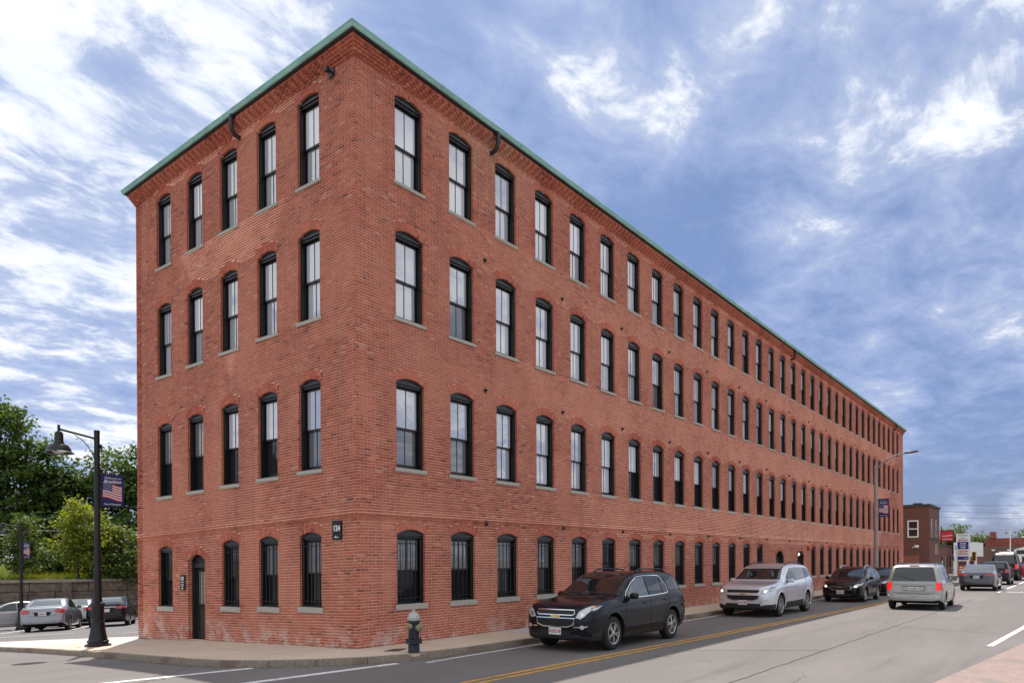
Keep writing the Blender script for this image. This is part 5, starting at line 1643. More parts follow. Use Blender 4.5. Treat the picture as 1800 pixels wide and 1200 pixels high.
# embankment behind it
mb = MB(); nU, nV = 30, 10; vs = []
for j in range(nV+1):
    for i in range(nU+1):
        p = A + WD*(-30+ (wl_len+80)*i/nU) + WNv*(.5 + 30*j/nV)
        vs.append((p.x, p.y, .70 + 1.0*min(1, j/3) + .25*math.sin(i*1.7+j) * (j > 0)))
mb.add(vs, [(j*(nU+1)+i, j*(nU+1)+i+1, (j+1)*(nU+1)+i+1, (j+1)*(nU+1)+i) for j in range(nV) for i in range(nU)])
tag(mb.build('embankment', MAT['grassmat'], smooth=60), kind='structure')
# pinkish parapet with a dark rail beyond
MAT['parapet'] = mottled('pinkish_parapet_stone', (.34, .25, .21), (.48, .38, .33), 9, .9, bs=.4)
pp_ = A + WNv*9.0 + WD*3.0
pr = empty('stone_parapet', (pp_.x, pp_.y, 1.3), rz_w); tag(pr, 'pinkish stone parapet with dark rail on the embankment at far left', 'wall')
for c_ in range(4):
    x = -12 + (c_ % 2)*.4
    while x < 4.0:
        MB().box(x, x+.78, 0, .4, c_*.33, c_*.33+.32).build('stone_block', MAT['parapet'], pr); x += .8
for z in (1.50, 1.78): MB().box(-12, 4.0, .1, .18, z, z+.07).build('rail', MAT['iron'], pr)
for x in np.arange(-11.5, 4.1, 2.2): MB().box(x, x+.08, .1, .18, 1.32, 1.80).build('rail_post', MAT['iron'], pr)

# grass verge in front of the wall, with curb
def P2(a, b): 
    p = A + WD*a - WNv*b; return (p.x, p.y)
sheet('verge', [P2(0, .1), P2(0, 3.2), P2(wl_len, 2.2), P2(wl_len, .1)][::-1], .02, MAT['grassmat'], kind='structure')
vc = empty('verge_curb'); tag(vc, 'pale concrete curb along the grass verge', kind='structure')
x = 0
while x < wl_len:
    b0, b1 = 3.2-1.0*x/wl_len, 3.2-1.0*min(x+2, wl_len)/wl_len
    pts = [P2(x+.01, b0), P2(min(x+2, wl_len), b1), P2(min(x+2, wl_len), b1+.16), P2(x+.01, b0+.16)]
    vs = [(a_, b_, gz(b_)-.1) for a_, b_ in pts] + [(a_, b_, gz(b_)+.09) for a_, b_ in pts]
    MB().add(vs, [(0,1,2,3), (7,6,5,4), (0,4,5,1), (1,5,6,2), (2,6,7,3), (3,7,4,0)]).build('curb_stone', MAT['concrete_new'], vc); x += 2
def leafmat(name, stops, trans=.35):
    m, t, b = newmat(name)
    at_ = t.nodes.new('ShaderNodeAttribute'); at_.attribute_name = 'tint'
    col = ramp(t, at_.outputs['Fac'], stops)
    t.links.new(col, b.inputs['Base Color']); b.inputs['Roughness'].default_value = .55
    tr = t.nodes.new('ShaderNodeBsdfTranslucent')
    c2 = mixc(t, 1.0, col, (1.5, 1.5, .55), 'MULTIPLY')
    t.links.new(c2, tr.inputs[0])
    mx_ = t.nodes.new('ShaderNodeMixShader'); mx_.inputs[0].default_value = trans
    out = [n for n in t.nodes if n.type == 'OUTPUT_MATERIAL'][0]
    t.links.new(b.outputs[0], mx_.inputs[1]); t.links.new(tr.outputs[0], mx_.inputs[2]); t.links.new(mx_.outputs[0], out.inputs[0])
    return m
MAT['leaf_dark'] = leafmat('maple_leaf', [(0, (.022, .042, .012)), (.5, (.06, .105, .022)), (1, (.13, .19, .04))])
MAT['leaf_yellow'] = leafmat('young_leaf', [(0, (.10, .13, .015)), (.5, (.19, .225, .03)), (1, (.30, .31, .06))], .45)
MAT['leaf_mid'] = leafmat('shrub_leaf', [(0, (.04, .07, .015)), (.5, (.08, .12, .025)), (1, (.15, .18, .05))], .4)
MAT['bark'] = mottled('bark', (.05, .04, .03), (.10, .08, .06), 8, .95, bs=.4)
def leaves(name, C, size, mat, rng, parent, flat=.5, tints=None):
    n = len(C)
    nrm_ = rng.normal(size=(n, 3)); nrm_[:, 2] = np.abs(nrm_[:, 2]) + flat
    nrm_ /= np.linalg.norm(nrm_, axis=1)[:, None]
    a_ = np.cross(nrm_, rng.normal(size=(n, 3))); a_ /= np.linalg.norm(a_, axis=1)[:, None]
    b_ = np.cross(nrm_, a_)
    s1 = size*rng.uniform(.6, 1.3, size=(n, 1)); s2 = s1*rng.uniform(.45, .75, size=(n, 1))
    V = np.stack([C + a_*s1, C + b_*s2, C - a_*s1, C - b_*s2], 1).reshape(-1, 3)
    F = np.arange(4*n).reshape(-1, 4)
    t_ = rng.uniform(0, 1, n) if tints is None else tints
    return link(name, np_mesh(name, V, F, mat, t_), parent)
def tree(name, label, loc, blobs, nclump, nleaf, size, mat, trunk_r, seed, group=None, spread=.55, cat='tree', trunk_h=None):
    rng = np.random.default_rng(seed)
    r_ = empty(name, loc); tag(r_, label, cat, group)
    C = []; T = []; cl = []
    for bx, by, bz, rx, ry, rz_ in blobs:
        n_ = max(3, int(nclump*(rx*ry*rz_)**.55/ max(1e-3, sum((b_[3]*b_[4]*b_[5])**.55 for b_ in blobs))))
        for _ in range(n_):
            d = rng.normal(size=3); d /= np.linalg.norm(d); q = rng.uniform(.45, 1.05)
            c_ = np.array([bx, by, bz]) + d*np.array([rx, ry, rz_])*q
            cl.append((c_, (bx, by, bz)))
            k = int(nleaf*rng.uniform(.5, 1.3)); sg_ = spread*rng.uniform(.7, 1.3)
            pts = c_ + rng.normal(size=(k, 3))*np.array([sg_, sg_, sg_*.55])
            C.append(pts); base = rng.uniform(.2, .8)
            T.append(np.clip(base + rng.normal(size=k)*.16, 0, 1))
    C = np.concatenate(C); T = np.concatenate(T)
    leaves('crown', C, size, mat, rng, r_, tints=T)
    mb = MB()
    zt = trunk_h or max(b_[2] for b_ in blobs)
    path = [(0, 0, -.3)]; xx = yy = 0
    for k in range(1, 7):
        xx += rng.normal()*.12; yy += rng.normal()*.12; path.append((xx, yy, zt*k/6))
    mb.tube(path, [trunk_r*(1.25 if k == 0 else 1-.13*k) for k in range(7)], 8)
    for bx, by, bz, rx, ry, rz_ in blobs:
        k = min(5, max(1, int(rng.uniform(.3, .6)*6))); s_ = Vector(path[k]); e_ = Vector((bx, by, bz)); m_ = s_.lerp(e_, .5) + Vector((0, 0, -.3))
        mb.tube([s_, m_, e_], [trunk_r*.45, trunk_r*.32, trunk_r*.15], 6)
    for c_, b0 in cl[::3]:
        s_ = Vector(b0); e_ = Vector(c_.tolist()); mb.tube([s_, s_.lerp(e_, .5)+Vector((0, 0, -.15)), e_], [trunk_r*.14, trunk_r*.1, trunk_r*.03], 4, cap=False)
    mb.build('trunk', MAT['bark'], r_, smooth=60)
    return r_
tg = 'trees on the embankment behind the car park'
tree('maple_tree', 'tallest dark leafy tree at the left edge behind the stone wall', (12.2, 61.0, 1.5), [(-1.5, 0, 9.5, 3.6, 3.2, 2.6), (1.8, -1.5, 9.0, 3.2, 3, 2.6), (.3, -.5, 12.3, 2.7, 2.6, 2.0), (1.5, -1.2, 6.0, 3.8, 3.2, 2.2), (-2.6, 1, 6.0, 3.4, 3, 2.2), (3.4, -3.2, 6.6, 2.2, 2.2, 2.2), (0, 0, 3.4, 3.6, 3, 1.6)], 230, 78, .21, MAT['leaf_dark'], .42, 3, tg)
tree('maple_tree', 'dark leafy tree rising right behind the near street lamp banner', (20.3, 55.0, 1.5), [(0, 0, 8.7, 2.6, 2.6, 2.0), (-1.6, 1.0, 6.3, 2.6, 2.4, 1.8), (1.4, -1.0, 6.0, 3.0, 2.6, 2.0), (.2, 0, 3.8, 3.4, 3.0, 1.6)], 130, 70, .21, MAT['leaf_dark'], .34, 5, tg)
tree('maple_tree', 'lower dark tree between the tallest tree and the near street lamp', (16.7, 58.5, 1.5), [(0, 0, 6.9, 2.4, 2.4, 1.8), (-1.2, .5, 4.8, 2.6, 2.4, 1.6), (1.5, -.5, 4.4, 2.6, 2.4, 1.7)], 100, 70, .2, MAT['leaf_dark'], .3, 8, tg)
tree('maple_tree', 'shaded tree with bare lower trunk far behind the stone parapet', (8.6, 66.0, 1.5), [(0, 0, 8.6, 3.2, 3.0, 2.2), (1.6, 0, 5.6, 3.4, 3, 2.0), (-2, 0, 5.8, 3, 3, 2.0), (0, 0, 3.3, 3.6, 3, 1.4)], 110, 70, .23, MAT['leaf_dark'], .36, 12, tg)
for k, (x_, y_, z_, sd_, lab) in enumerate(((9.5, 57.0, 1.4, 61, 'dark thicket under the tallest tree at far left'), (14.2, 55.0, 1.4, 62, 'dark thicket under the trees left of the near street lamp'), (18.6, 52.0, 1.4, 63, 'dark thicket under the trees right of the near street lamp'), (23.5, 50.0, 1.4, 64, 'dark thicket hidden mostly behind the brick building edge'))):
    tree('thicket', lab, (x_, y_, z_), [(0, 0, 1.9, 2.9, 1.6, 1.5), (1.2, 0, 3.4, 2.4, 1.5, 1.3), (-1.4, .3, 3.2, 2.4, 1.5, 1.3)], 85, 60, .2, MAT['leaf_dark'], .12, sd_, 'thickets under the embankment trees', .5, 'thicket', 3.0)
tree('young_tree', 'bright yellow-green young tree beside the near street lamp post', (9.9, 38.6, 1.0), [(0, 0, 4.0, 1.1, 1.1, .8), (.4, -.2, 3.0, 1.6, 1.4, .9), (-.5, .2, 2.1, 1.5, 1.3, .8), (1.0, -.5, 2.0, 1.2, 1.1, .7), (.2, 0, 1.1, 1.5, 1.2, .6)], 110, 65, .115, MAT['leaf_yellow'], .09, 21, 'small trees above the stone wall', .3)
tree('young_tree', 'feathery mid-green young tree above the wall, left of the yellow-green one', (7.15, 39.8, .9), [(0, 0, 3.2, .55, .55, .7), (0, 0, 2.1, .95, .9, .75), (.1, 0, 1.1, 1.2, 1.1, .6)], 70, 55, .10, MAT['leaf_mid'], .07, 23, 'small trees above the stone wall', .26)
tree('young_tree', 'spreading mid-green young tree overhanging the wall next to the building', (12.3, 38.0, .9), [(0, 0, 2.5, 1.2, 1.1, .9), (-.5, -.3, 1.5, 1.4, 1.2, .7), (.8, -.6, .9, 1.3, 1.1, .7), (.3, -1.0, .2, 1.0, .8, .5)], 95, 55, .11, MAT['leaf_mid'], .08, 27, 'small trees above the stone wall', .3)
tree('shrub', 'low yellow-green shrub on top of the wall at the far left', (5.2, 40.9, .8), [(0, 0, .5, .9, .8, .45), (-.7, .2, .35, .7, .6, .4)], 28, 50, .085, MAT['leaf_yellow'], .03, 31, None, .2, 'shrub', .4)
tree('shrub', 'small bushy shrub on the wall under the yellow-green tree', (10.6, 37.9, .75), [(0, 0, .45, .9, .7, .4), (.9, -.3, .35, .8, .6, .35)], 30, 50, .09, MAT['leaf_mid'], .03, 33, None, .2, 'shrub', .4)
tree('shrub', 'dark green bush on the bank behind the left young tree', (8.6, 42.5, 1.2), [(0, 0, .9, 1.3, .9, .8), (1.3, -.4, .7, 1.2, .9, .7)], 45, 50, .12, MAT['leaf_dark'], .05, 51, None, .3, 'shrub', .7)
tree('shrub', 'dark green bush on the bank behind the yellow-green tree', (11.3, 41.3, 1.2), [(0, 0, 1.0, 1.4, .9, .9), (1.6, -.5, .8, 1.3, .9, .8)], 45, 50, .12, MAT['leaf_dark'], .05, 52, None, .3, 'shrub', .7)
tree('shrub', 'reddish-tipped bush on the bank left of the young trees', (4.6, 43.5, 1.0), [(0, 0, .7, 1.1, .8, .6)], 26, 45, .11, MAT['leaf_mid'], .05, 53, None, .26, 'shrub', .5)
# yellow flowers in the verge
fl_ = empty('flower_clump', (2.75, 37.2, gz(37.2)+.02)); tag(fl_, 'clump of yellow flowers on the grass verge by the left silver car', 'flowers')
rng = np.random.default_rng(4)
leaves('leaves', rng.normal(size=(260, 3))*np.array([.35, .3, .12])+np.array([0, 0, .2]), .05, MAT['leaf_yellow'], rng, fl_)
leaves('petals', rng.normal(size=(70, 3))*np.array([.3, .25, .06])+np.array([0, 0, .42]), .05, plain('yellow_petal', (.75, .42, .02), .6), rng, fl_)
# grass blades: verge and bank top
def blades(name, pts, h, mat, seed):
    rng = np.random.default_rng(seed); n = len(pts)
    an = rng.uniform(0, 6.28, n); w_ = .018; hh = h*rng.uniform(.5, 1.3, n)
    lean = rng.normal(size=(n, 2))*.35*hh[:, None]
    dx = np.stack([np.cos(an)*w_, np.sin(an)*w_, np.zeros(n)], 1)
    top_ = pts + np.stack([lean[:, 0], lean[:, 1], hh], 1)
    V = np.stack([pts-dx, pts+dx, top_], 1).reshape(-1, 3); F = np.arange(3*n).reshape(-1, 3)
    o = link(name, np_mesh(name, V, F, mat, rng.uniform(0, 1, n)))
    return o
rng = np.random.default_rng(9); n = 26000
a_ = rng.uniform(0, wl_len, n); b_ = rng.uniform(.15, 1, n)*(3.1-1.0*a_/wl_len)
p_ = np.array([A.x, A.y])[None] + a_[:, None]*np.array([WD.x, WD.y]) - b_[:, None]*np.array([WNv.x, WNv.y])
pts = np.stack([p_[:, 0], p_[:, 1], np.array([gz(v) for v in p_[:, 1]])+.02], 1)
tag(blades('verge_grass', pts, .13, MAT['leaf_mid'], 1), 'short green grass on the verge in front of the stone wall', 'grass', kind='stuff')
n = 30000; a_ = rng.uniform(-2, wl_len, n); b_ = rng.uniform(.6, 7, n)
p_ = np.array([A.x, A.y])[None] + a_[:, None]*np.array([WD.x, WD.y]) + b_[:, None]*np.array([WNv.x, WNv.y])
pts = np.stack([p_[:, 0], p_[:, 1], .72 + 1.0*np.minimum(1, (b_-.5)/9)], 1)
tag(blades('bank_grass', pts, .34, MAT['leaf_yellow'], 2), 'tall rough yellow-green grass on the bank above the wall', 'grass', kind='stuff')

# ------------------------------------------------------------------ right background
m, t, b = newmat('dark_brick_texture'); MAT['dkbrick'] = m
bt_ = t.nodes.new('ShaderNodeTexBrick'); bt_.inputs['Scale'].default_value = 1.0
bt_.inputs['Brick Width'].default_value = .42; bt_.inputs['Row Height'].default_value = .13; bt_.inputs['Mortar Size'].default_value = .012
bt_.inputs['Color1'].default_value = (.10, .034, .026, 1); bt_.inputs['Color2'].default_value = (.15, .05, .035, 1); bt_.inputs['Mortar'].default_value = (.17, .10, .08, 1)
g_ = t.nodes.new('ShaderNodeNewGeometry'); sx_ = t.nodes.new('ShaderNodeSeparateXYZ'); t.links.new(g_.outputs['Position'], sx_.inputs[0])
cb_ = t.nodes.new('ShaderNodeCombineXYZ'); t.links.new(mathn(t, 'ADD', sx_.outputs[0], sx_.outputs[1]), cb_.inputs[0]); t.links.new(sx_.outputs[2], cb_.inputs[1])
t.links.new(cb_.outputs[0], bt_.inputs['Vector'])
col = mixc(t, mrange(t, noisen(t, .5, 5, .6), .45, .7, 0, .6), bt_.outputs[0], (.17, .06, .04))
t.links.new(col, b.inputs['Base Color']); b.inputs['Roughness'].default_value = .9
MAT['whiteframe'] = plain('white_window_frame', (.75, .75, .73), .5)
MAT['tanframe'] = plain('tan_window_frame', (.30, .26, .22), .7)  # darker tan frames for the street-face windows
db = empty('dark_brick_building', (74.4, 0, 0)); tag(db, 'dark two-storey brick building beyond the end of the long mill', 'building')
MB().box(0, 6.9, .0, 22, -.3, 7.1).build('wall', MAT['dkbrick'], db)
MB().box(-.12, 7.02, -.12, 22, 7.1, 7.32).build('parapet_cap', MAT['soffit'], db)
def dwin(x, y, z, w, h, face):
    m1 = MB(); m2 = MB()
    if face == 'x':
        for a0, a1, b0, b1 in ((y-w/2, y+w/2, z, z+.12), (y-w/2, y+w/2, z+h-.12, z+h), (y-w/2, y-w/2+.11, z+.12, z+h-.12), (y+w/2-.11, y+w/2, z+.12, z+h-.12), (y-w/2+.11, y+w/2-.11, z+h/2-.05, z+h/2+.05)):
            m1.box(-.06, .02, a0, a1, b0, b1)
        f = m1.build('window', MAT['whiteframe'], db)
        for b0, b1 in ((z+.12, z+h/2-.05), (z+h/2+.05, z+h-.12)): MB().box(-.02, -.003, y-w/2+.11, y+w/2-.11, b0, b1).build('pane', MAT['pane_dark'], f)
    else:
        for a0, a1, b0, b1 in ((x-w/2, x+w/2, z, z+.12), (x-w/2, x+w/2, z+h-.12, z+h), (x-w/2, x-w/2+.11, z+.12, z+h-.12), (x+w/2-.11, x+w/2, z+.12, z+h-.12), (x-w/2+.11, x+w/2-.11, z+h/2-.05, z+h/2+.05)):
            m1.box(a0, a1, -.06, .02, b0, b1)
        f = m1.build('window', MAT['tanframe'], db)
        for b0, b1 in ((z+.12, z+h/2-.05), (z+h/2+.05, z+h-.12)): MB().box(x-w/2+.11, x+w/2-.11, -.02, -.003, b0, b1).build('pane', MAT['pane_mid'], f)
dwin(0, 1.45, 3.95, 1.0, 1.75, 'x')
dwin(1.5, 0, 4.0, 1.0, 1.85, 'y'); dwin(4.2, 0, 4.0, 1.0, 1.85, 'y')
MB().box(-.02, 6.95, -.05, .02, 3.72, 3.86).build('belt_course', MAT['soffit'], db)
MB().box(3.3, 5.6, -.04, .02, 2.2, 3.3).build('faded_panel', mottled('faded_panel', (.24, .15, .11), (.32, .2, .15), 3), db)
MB().box(-.03, .02, .9, 3.4, .3, 2.1).build('bricked_up_opening', mottled('orange_brick', (.22, .075, .045), (.28, .1, .06), 5), db)
cmr = MB(); cmr.tube([(-.02, 1.5, 2.9), (-.45, 1.2, 3.05), (-.75, 1.0, 2.98)], .05, 6); cmr.box(-.95, -.45, .85, 1.15, 2.92, 3.16)
cm_ = cmr.build('security_light', MAT['whiteframe'], None, loc=(74.4, 0, 0)); tag(cm_, 'white security light on the side of the dark brick building', 'light')
MB().box(6.9, 17.0, .02, 14, -.3, 3.15).build('side_wing', MAT['dkbrick'], db)
MB().box(6.85, 17.1, -.08, 14, 3.15, 3.3).build('wing_cap', MAT['soffit'], db)
for x in (8.6, 10.8, 13.0, 15.2): MB().box(x-.35, x+.35, -.03, .05, .8, 2.1).build('window', MAT['pane_dark'], db)
MB().box(2.2, 3.0, 1, 1.8, 7.32, 7.6).build('roof_vent', MAT['soffit'], db); MB().box(4.0, 4.3, .8, 1.1, 7.32, 7.55).build('roof_vent', MAT['soffit'], db)

# cobra-head street light with banner
MAT['galv'] = mottled('weathered_concrete_pole', (.24, .23, .22), (.34, .32, .30), 4, .6, metal=.1)
def cobra(loc, rz, label, H=8.5, arm=2.6, rise=.55, scale=1.0):
    l = empty('street_light', loc, rz); tag(l, label, 'street light', 'grey cobra-head street lights')
    MB().lathe([(0, 0), (.24, 0), (.24, .06), (.15, .1), (.14, .5), (.085, H), (0, H+.01)], 16).build('pole', MAT['galv'], l, smooth=30)
    pth = [(0, 0, H-.25), (0, -arm*.35, H+rise*.55-.1), (0, -arm*.7, H+rise*.9-.1), (0, -arm, H+rise-.1)]
    MB().tube(pth, [.055, .05, .042, .038], 8).build('arm', MAT['galv'], l, smooth=True)
    hd_ = MB()
    secs = [(0.0, .06, .05), (.12, .10, .09), (.35, .16, .11), (.62, .17, .09), (.80, .10, .05)]
    vs = []
    for d_, hw, hh in secs:
        for k in range(10):
            an = 2*math.pi*k/10; vs.append((hw*math.cos(an), -arm+.05-d_, H+rise-.08+hh*math.sin(an)*(1.0 if math.sin(an) > 0 else .6)+.04*d_))
    hd_.add(vs, [(i*10+k, i*10+(k+1) % 10, (i+1)*10+(k+1) % 10, (i+1)*10+k) for i in range(4) for k in range(10)] + [tuple(range(10))[::-1], tuple(range(40, 50))])
    h_ = hd_.build('lamp_head', MAT['leader'], l, smooth=50)
    MB().lathe([(0, .07), (.03, .06), (.035, 0)], 8, (0, -arm-.3, H+rise+.02)).build('photocell', MAT['leader'], h_)
    return l
cobra((42.4, -1.45, -.0), 0, 'grey cobra-head street light in front of the far half of the mill facade', 7.9, 1.75, .75)
banner((42.4, -1.62, 4.55), -math.pi/2, 'blue welcome banner on the grey street light by the mill facade', .62, 1.15, False)
cobra((61.0, -14.5, -.1), math.pi, 'grey street light whose head reaches in at the right edge', 8.4, 4.6, .5)
# pylon sign of the filling station
py_ = empty('pylon_sign', (90, -1.25, 0)); tag(py_, 'tall white filling-station pylon sign with blue price panel', 'sign')
MB().box(0, .35, -.70, .68, 1.45, 4.68).build('cabinet', MAT['whiteframe'], py_)
for y in (-.62, .52): MB().box(.1, .25, y, y+.12, -.1, 1.45).build('leg', MAT['whiteframe'], py_)
MAT['sign_blue'] = plain('sign_blue', (.02, .03, .22), .4); MAT['sign_red'] = plain('sign_red', (.6, .02, .03), .4); MAT['sign_grey'] = plain('sign_grey', (.35, .37, .36), .5)
MB().box(-.02, -.002, -.56, .54, 2.85, 3.72).build('price_panel', MAT['sign_blue'], py_)
MB().box(-.02, -.002, -.56, .54, 1.62, 2.0).build('lower_panel', MAT['sign_blue'], py_)
def print_row(parent, y0, y1, z, h, n, mat, seed, x=-.024, name='print'):
    rp = random.Random(seed); mb = MB(); w_ = (y1-y0)/n
    for k in range(n):
        c_ = y0 + w_*(k+.5); k2 = rp.random()
        mb.box(x, x+.003, c_-w_*.38, c_-w_*.16, z, z+h)
        if k2 < .8: mb.box(x, x+.003, c_+w_*.14, c_+w_*.36, z, z+h*rp.choice((1, .6)))
        if k2 > .3: mb.box(x, x+.003, c_-w_*.158, c_+w_*.138, z+h*rp.choice((0, .4, .8)), z+h*rp.choice((.95, .98)))
    return mb.build(name, mat, parent)
print_row(py_, -.48, .48, 4.38, .17, 9, MAT['sign_grey'], 1); print_row(py_, -.2, .2, 4.12, .14, 4, MAT['sign_grey'], 2)
print_row(py_, -.5, .5, 3.82, .2, 10, MAT['sign_red'], 3)
print_row(py_, -.3, .3, 3.44, .16, 5, MAT['sign_white'], 4); print_row(py_, -.32, .3, 3.24, .1, 6, MAT['sign_white'], 5); print_row(py_, -.25, .25, 2.95, .22, 3, MAT['sign_white'], 6)
print_row(py_, -.5, .5, 2.5, .2, 7, MAT['sign_red'], 7); print_row(py_, -.5, .5, 2.2, .2, 8, MAT['sign_red'], 8)
print_row(py_, -.5, -.1, 1.74, .1, 6, MAT['sign_white'], 9)
rs_ = empty('roadside_sign', (90.5, .4, 0)); tag(rs_, 'red sign board with white script on a dark post behind the dark brick building', 'sign')
MB().box(0, .2, -.62, .66, 3.85, 5.05).build('board', MAT['sign_red'], rs_)
MB().box(.05, .15, .55, .66, -.1, 5.6).build('post', MAT['iron'], rs_); MB().box(.05, .15, -.6, -.5, -.1, 3.85).build('post', MAT['iron'], rs_)
fr_ = MB()
for a0, a1, b0, b1 in ((-.68, .72, 5.05, 5.12), (-.68, .72, 3.78, 3.85), (-.68, -.62, 3.85, 5.05), (.66, .72, 3.85, 5.05)): fr_.box(-.03, .2, a0, a1, b0, b1)
fr_.build('frame', MAT['iron'], rs_)

print_row(rs_, -.5, .52, 4.72, .12, 12, MAT['banner_red'], 11, -.004)
swash = [(-.001, .50-.085*k, 4.40+.10*math.sin(k*1.9)+.01*k) for k in range(13)]
MB().tube(swash, .035, 5).build('script', MAT['sign_white'], rs_)
MB().box(-.006, -.001, -.55, .60, 3.98, 4.14).build('phone_strip', MAT['banner_red'], rs_); print_row(rs_, -.5, .52, 3.99, .13, 11, MAT['sign_white'], 12, -.010)
# low white station building and far brick shops
st_ = empty('filling_station', (104, 0, 0)); tag(st_, 'low white filling-station building behind the pylon sign', 'building')
MB().box(0, 8, -1.35, 1.3, 2.0, 3.9).build('fascia', MAT['whiteframe'], st_)
MB().box(.3, 7.8, -1.3, 1.2, -.2, 2.0).build('wall', MAT['dkbrick'], st_)
for y in (1.1, -.3, -1.2): MB().box(-.05, .25, y-.12, y+.12, -.2, 2.0).build('pillar', MAT['whiteframe'], st_)
MB().box(-.02, .02, .1, 1.1, 2.9, 3.5).build('sign_panel', MAT['soffit'], st_); MB().box(-.02, .02, -.1, .6, 2.1, 2.5).build('sign_panel', MAT['sign_blue'], st_)
sh_ = empty('brick_shops', (128, -14, 0)); tag(sh_, 'long low red brick shop row closing the far end of the street', 'building')
MAT['shopbrick'] = mottled('red_shop_brick', (.20, .055, .04), (.29, .085, .06), 2, .9)
MB().box(0, 14, 0, 13.7, -.3, 4.9).build('wall', MAT['shopbrick'], sh_)
MB().box(-.2, 14.2, -.2, 9.0, 4.9, 5.15).build('parapet_cap', MAT['whiteframe'], sh_)
MB().box(-1.2, -.05, 8.8, 15.6, -.3, 3.6).build('front_bay', mottled('brown_front', (.12, .06, .045), (.17, .09, .07), 3), sh_)
MB().box(-.5, .5, 12.3, 13.1, 4.9, 5.9).build('chimney', MAT['shopbrick'], sh_)
for y in (2.2, 4.4, 6.6, 10.2, 12.0): 
    w_ = MB().box(-1.24 if y > 9 else -.05, -1.18 if y > 9 else .02, y-.6, y+.6, .6, 2.4).build('window', MAT['pane_dark'], sh_)
for y in (9.6, 10.6, 12.6): MB().box(-1.4, -1.2, y-.2, y+.2, 2.9, 3.1).build('lamp_shade', MAT['whiteframe'], sh_)
wsf = empty('white_storefront', (118, -6.6, 0)); tag(wsf, 'narrow white gabled storefront at the right edge of the street', 'building')
MB().prism([(-2.4, -.3), (2.0, -.3), (2.0, 3.0), (-.2, 3.7), (-2.4, 3.0)], 'x', 0, 5).build('wall', MAT['whiteframe'], wsf)
for y in (-1.2, .7): MB().box(-.06, .02, y-.35, y+.35, .2, 2.0).build('window', MAT['pane_dark'], wsf)
MB().box(-.08, .02, -2.0, 1.7, 2.35, 2.9).build('sign_band', MAT['soffit'], wsf)
tree('roadside_tree', 'leafy green tree rising behind the pylon sign', (132, 4.2, 0), [(0, 0, 5.6, 2.6, 2.2, 2.0), (1.5, -3.6, 4.2, 2.4, 2.2, 1.6), (0, 2.0, 3.8, 2.4, 2.0, 1.8), (0, -1, 3.0, 2.8, 3.2, 1.6)], 110, 55, .22, MAT['leaf_mid'], .3, 41, None, .6)
tree('roadside_tree', 'low tree top showing over the far brick shops', (150, -6.0, 0), [(0, 0, 5.6, 2.0, 2.6, 1.2), (0, -3, 5.9, 1.5, 1.6, 1.0)], 50, 45, .24, MAT['leaf_mid'], .3, 43, None, .6)
# traffic signal, barrel, flower tubs, poles
ts = empty('traffic_signal', (86, -2.75, 0)); tag(ts, 'yellow traffic signal on a short post beside the pylon sign', 'traffic signal')
MB().tube([(0, 0, -.1), (0, 0, 2.1)], .06, 8).build('post', MAT['galv'], ts)
MAT['sig_yellow'] = plain('signal_yellow', (.55, .27, .02), .45)
MB().box(-.16, .16, -.2, .2, 1.5, 2.5).build('housing', MAT['sig_yellow'], ts)
for z in (1.68, 2.0, 2.32): MB().lathe([(0, -.19), (.10, -.19), (.12, -.34), (.13, -.34), (.13, -.16)], 12, (0, 0, z), 'x').build('visor', MAT['iron'], ts)
MAT['orange'] = plain('barrel_orange', (.7, .16, .02), .5)
def barrel(x, y, label):
    b_ = empty('traffic_barrel', (x, y, -.1)); tag(b_, label, 'barrel', 'orange barrels by the filling station')
    MB().lathe([(0, 0), (.38, 0), (.38, .1), (.29, .12), (.27, .35), (.25, .6), (.23, .95), (.1, 1.02), (0, 1.02)], 16).build('drum', MAT['orange'], b_, smooth=30)
    for z in (.32, .62): MB().lathe([(.283-.05*z, z), (.283-.05*z, z+.12)], 16).build('reflective_band', MAT['sign_white'], b_)
barrel(80.0, -2.1, 'orange traffic barrel nearest the wing of the dark brick building'); barrel(82.5, -2.7, 'second orange traffic barrel a little farther along the kerb')
def post(name, x, y, h, r_, label, mat, cat='pole'):
    o = empty(name, (x, y, -.1)); tag(o, label, cat)
    MB().lathe([(0, 0), (r_*1.8, 0), (r_*1.8, .2), (r_, .3), (r_*.7, h), (0, h)], 10).build('shaft', mat, o, smooth=30)
    return o
post('flag_pole', 100, -5.25, 5.5, .07, 'thin pale pole in front of the far brick shops', MAT['whiteframe'])
o = post('lamp_pole', 95, -8.1, 6.6, .08, 'grey lamp pole with curved arm near the right edge', MAT['galv'])
MB().tube([(0, 0, 6.5), (0, -.4, 6.9), (0, -1.2, 7.1), (0, -2.0, 7.0)], .04, 6).build('arm', MAT['galv'], o)
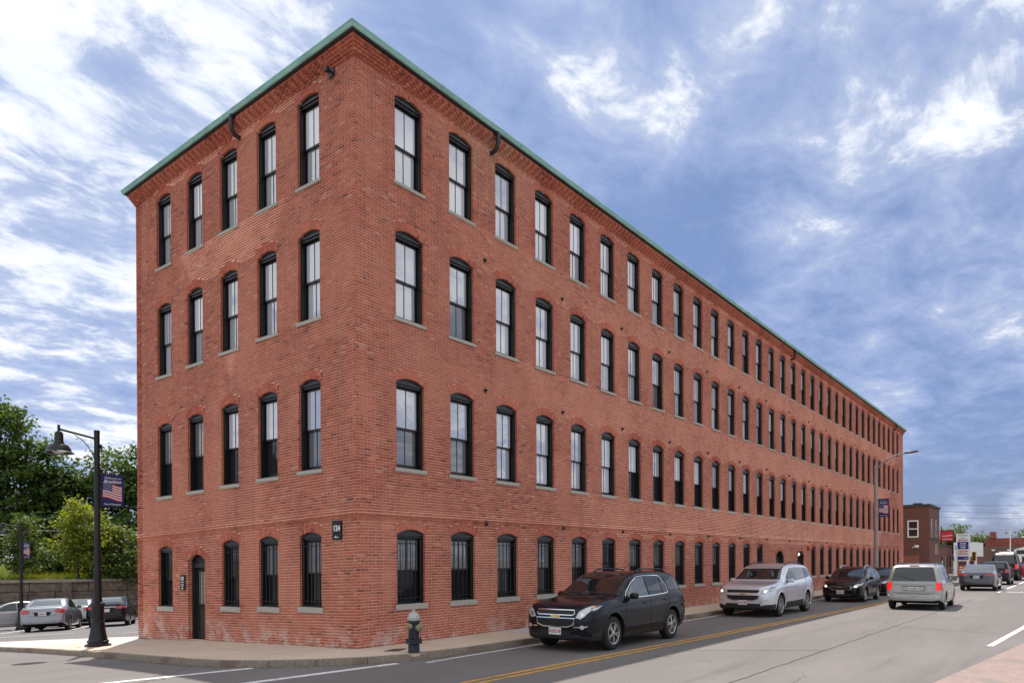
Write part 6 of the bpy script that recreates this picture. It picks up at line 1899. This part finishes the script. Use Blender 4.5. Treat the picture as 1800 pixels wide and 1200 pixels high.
# overhead wires beyond the dark brick building
for k, (z0, z1, lab) in enumerate(((8.3, 8.6, 'upper overhead wire crossing the sky beyond the dark brick building'), (7.6, 7.5, 'middle overhead wire crossing the sky beyond the dark brick building'), (6.9, 6.9, 'lowest overhead wire crossing the sky beyond the dark brick building'))):
    p = []
    for q in range(13):
        f_ = q/12; p.append((88+f_*14, 3.5-22*f_, z0+(z1-z0)*f_-.5*4*f_*(1-f_)))
    tag(MB().tube(p, .016, 5).build('overhead_wire', MAT['iron']), lab, 'wire', 'overhead wires at the far end of the street')
for k, (z0, lab) in enumerate(((4.6, 'upper thin wire in front of the dark trees at the left'), (3.2, 'lower thin wire in front of the dark trees at the left'))):
    p = [(A + WD*(-6+34*q/12) + WNv*7) for q in range(13)]
    tag(MB().tube([(v.x, v.y, z0-.5*4*(q/12)*(1-q/12)) for q, v in enumerate(p)], .014, 4).build('overhead_wire', MAT['galv']), lab, 'wire', 'wires along the railway bank')

# grit and leaf litter gathered along the curb and the foot of the wall
rng = np.random.default_rng(77)
C = []
for (x0, y0), (x1, y1) in zip(CP, CP[1:]):
    if x1 > 30 or y0 > 25: continue
    k = int(70*math.hypot(x1-x0, y1-y0)*.6)
    f_ = rng.uniform(0, 1, k); nx, ny = left_n((x0, y0), (x1, y1)); d_ = np.abs(rng.normal(size=k))*.07 + .015
    X = x0+(x1-x0)*f_-nx*d_; Y = y0+(y1-y0)*f_-ny*d_
    C.append(np.stack([X, Y, np.array([gz(v) for v in Y])-.112], 1))
k = 900; X = rng.uniform(0, 30, k); Y = -np.abs(rng.normal(size=k))*.10-.03
C.append(np.stack([X, Y, np.full(k, .008)], 1))
k = 500; Y = rng.uniform(0, 9.5, k); X = -np.abs(rng.normal(size=k))*.10-.03
C.append(np.stack([X, Y, np.array([gz(v) for v in Y])+.008], 1))
C = np.concatenate(C)
lt = leaves('leaf_litter', C, .016, leafmat('dry_litter', [(0, (.05, .035, .02)), (.6, (.16, .11, .06)), (1, (.12, .14, .04))], .1), rng, None, flat=2.5)
tag(lt, 'dry leaf litter and grit along the curb and wall foot', 'litter', kind='stuff')
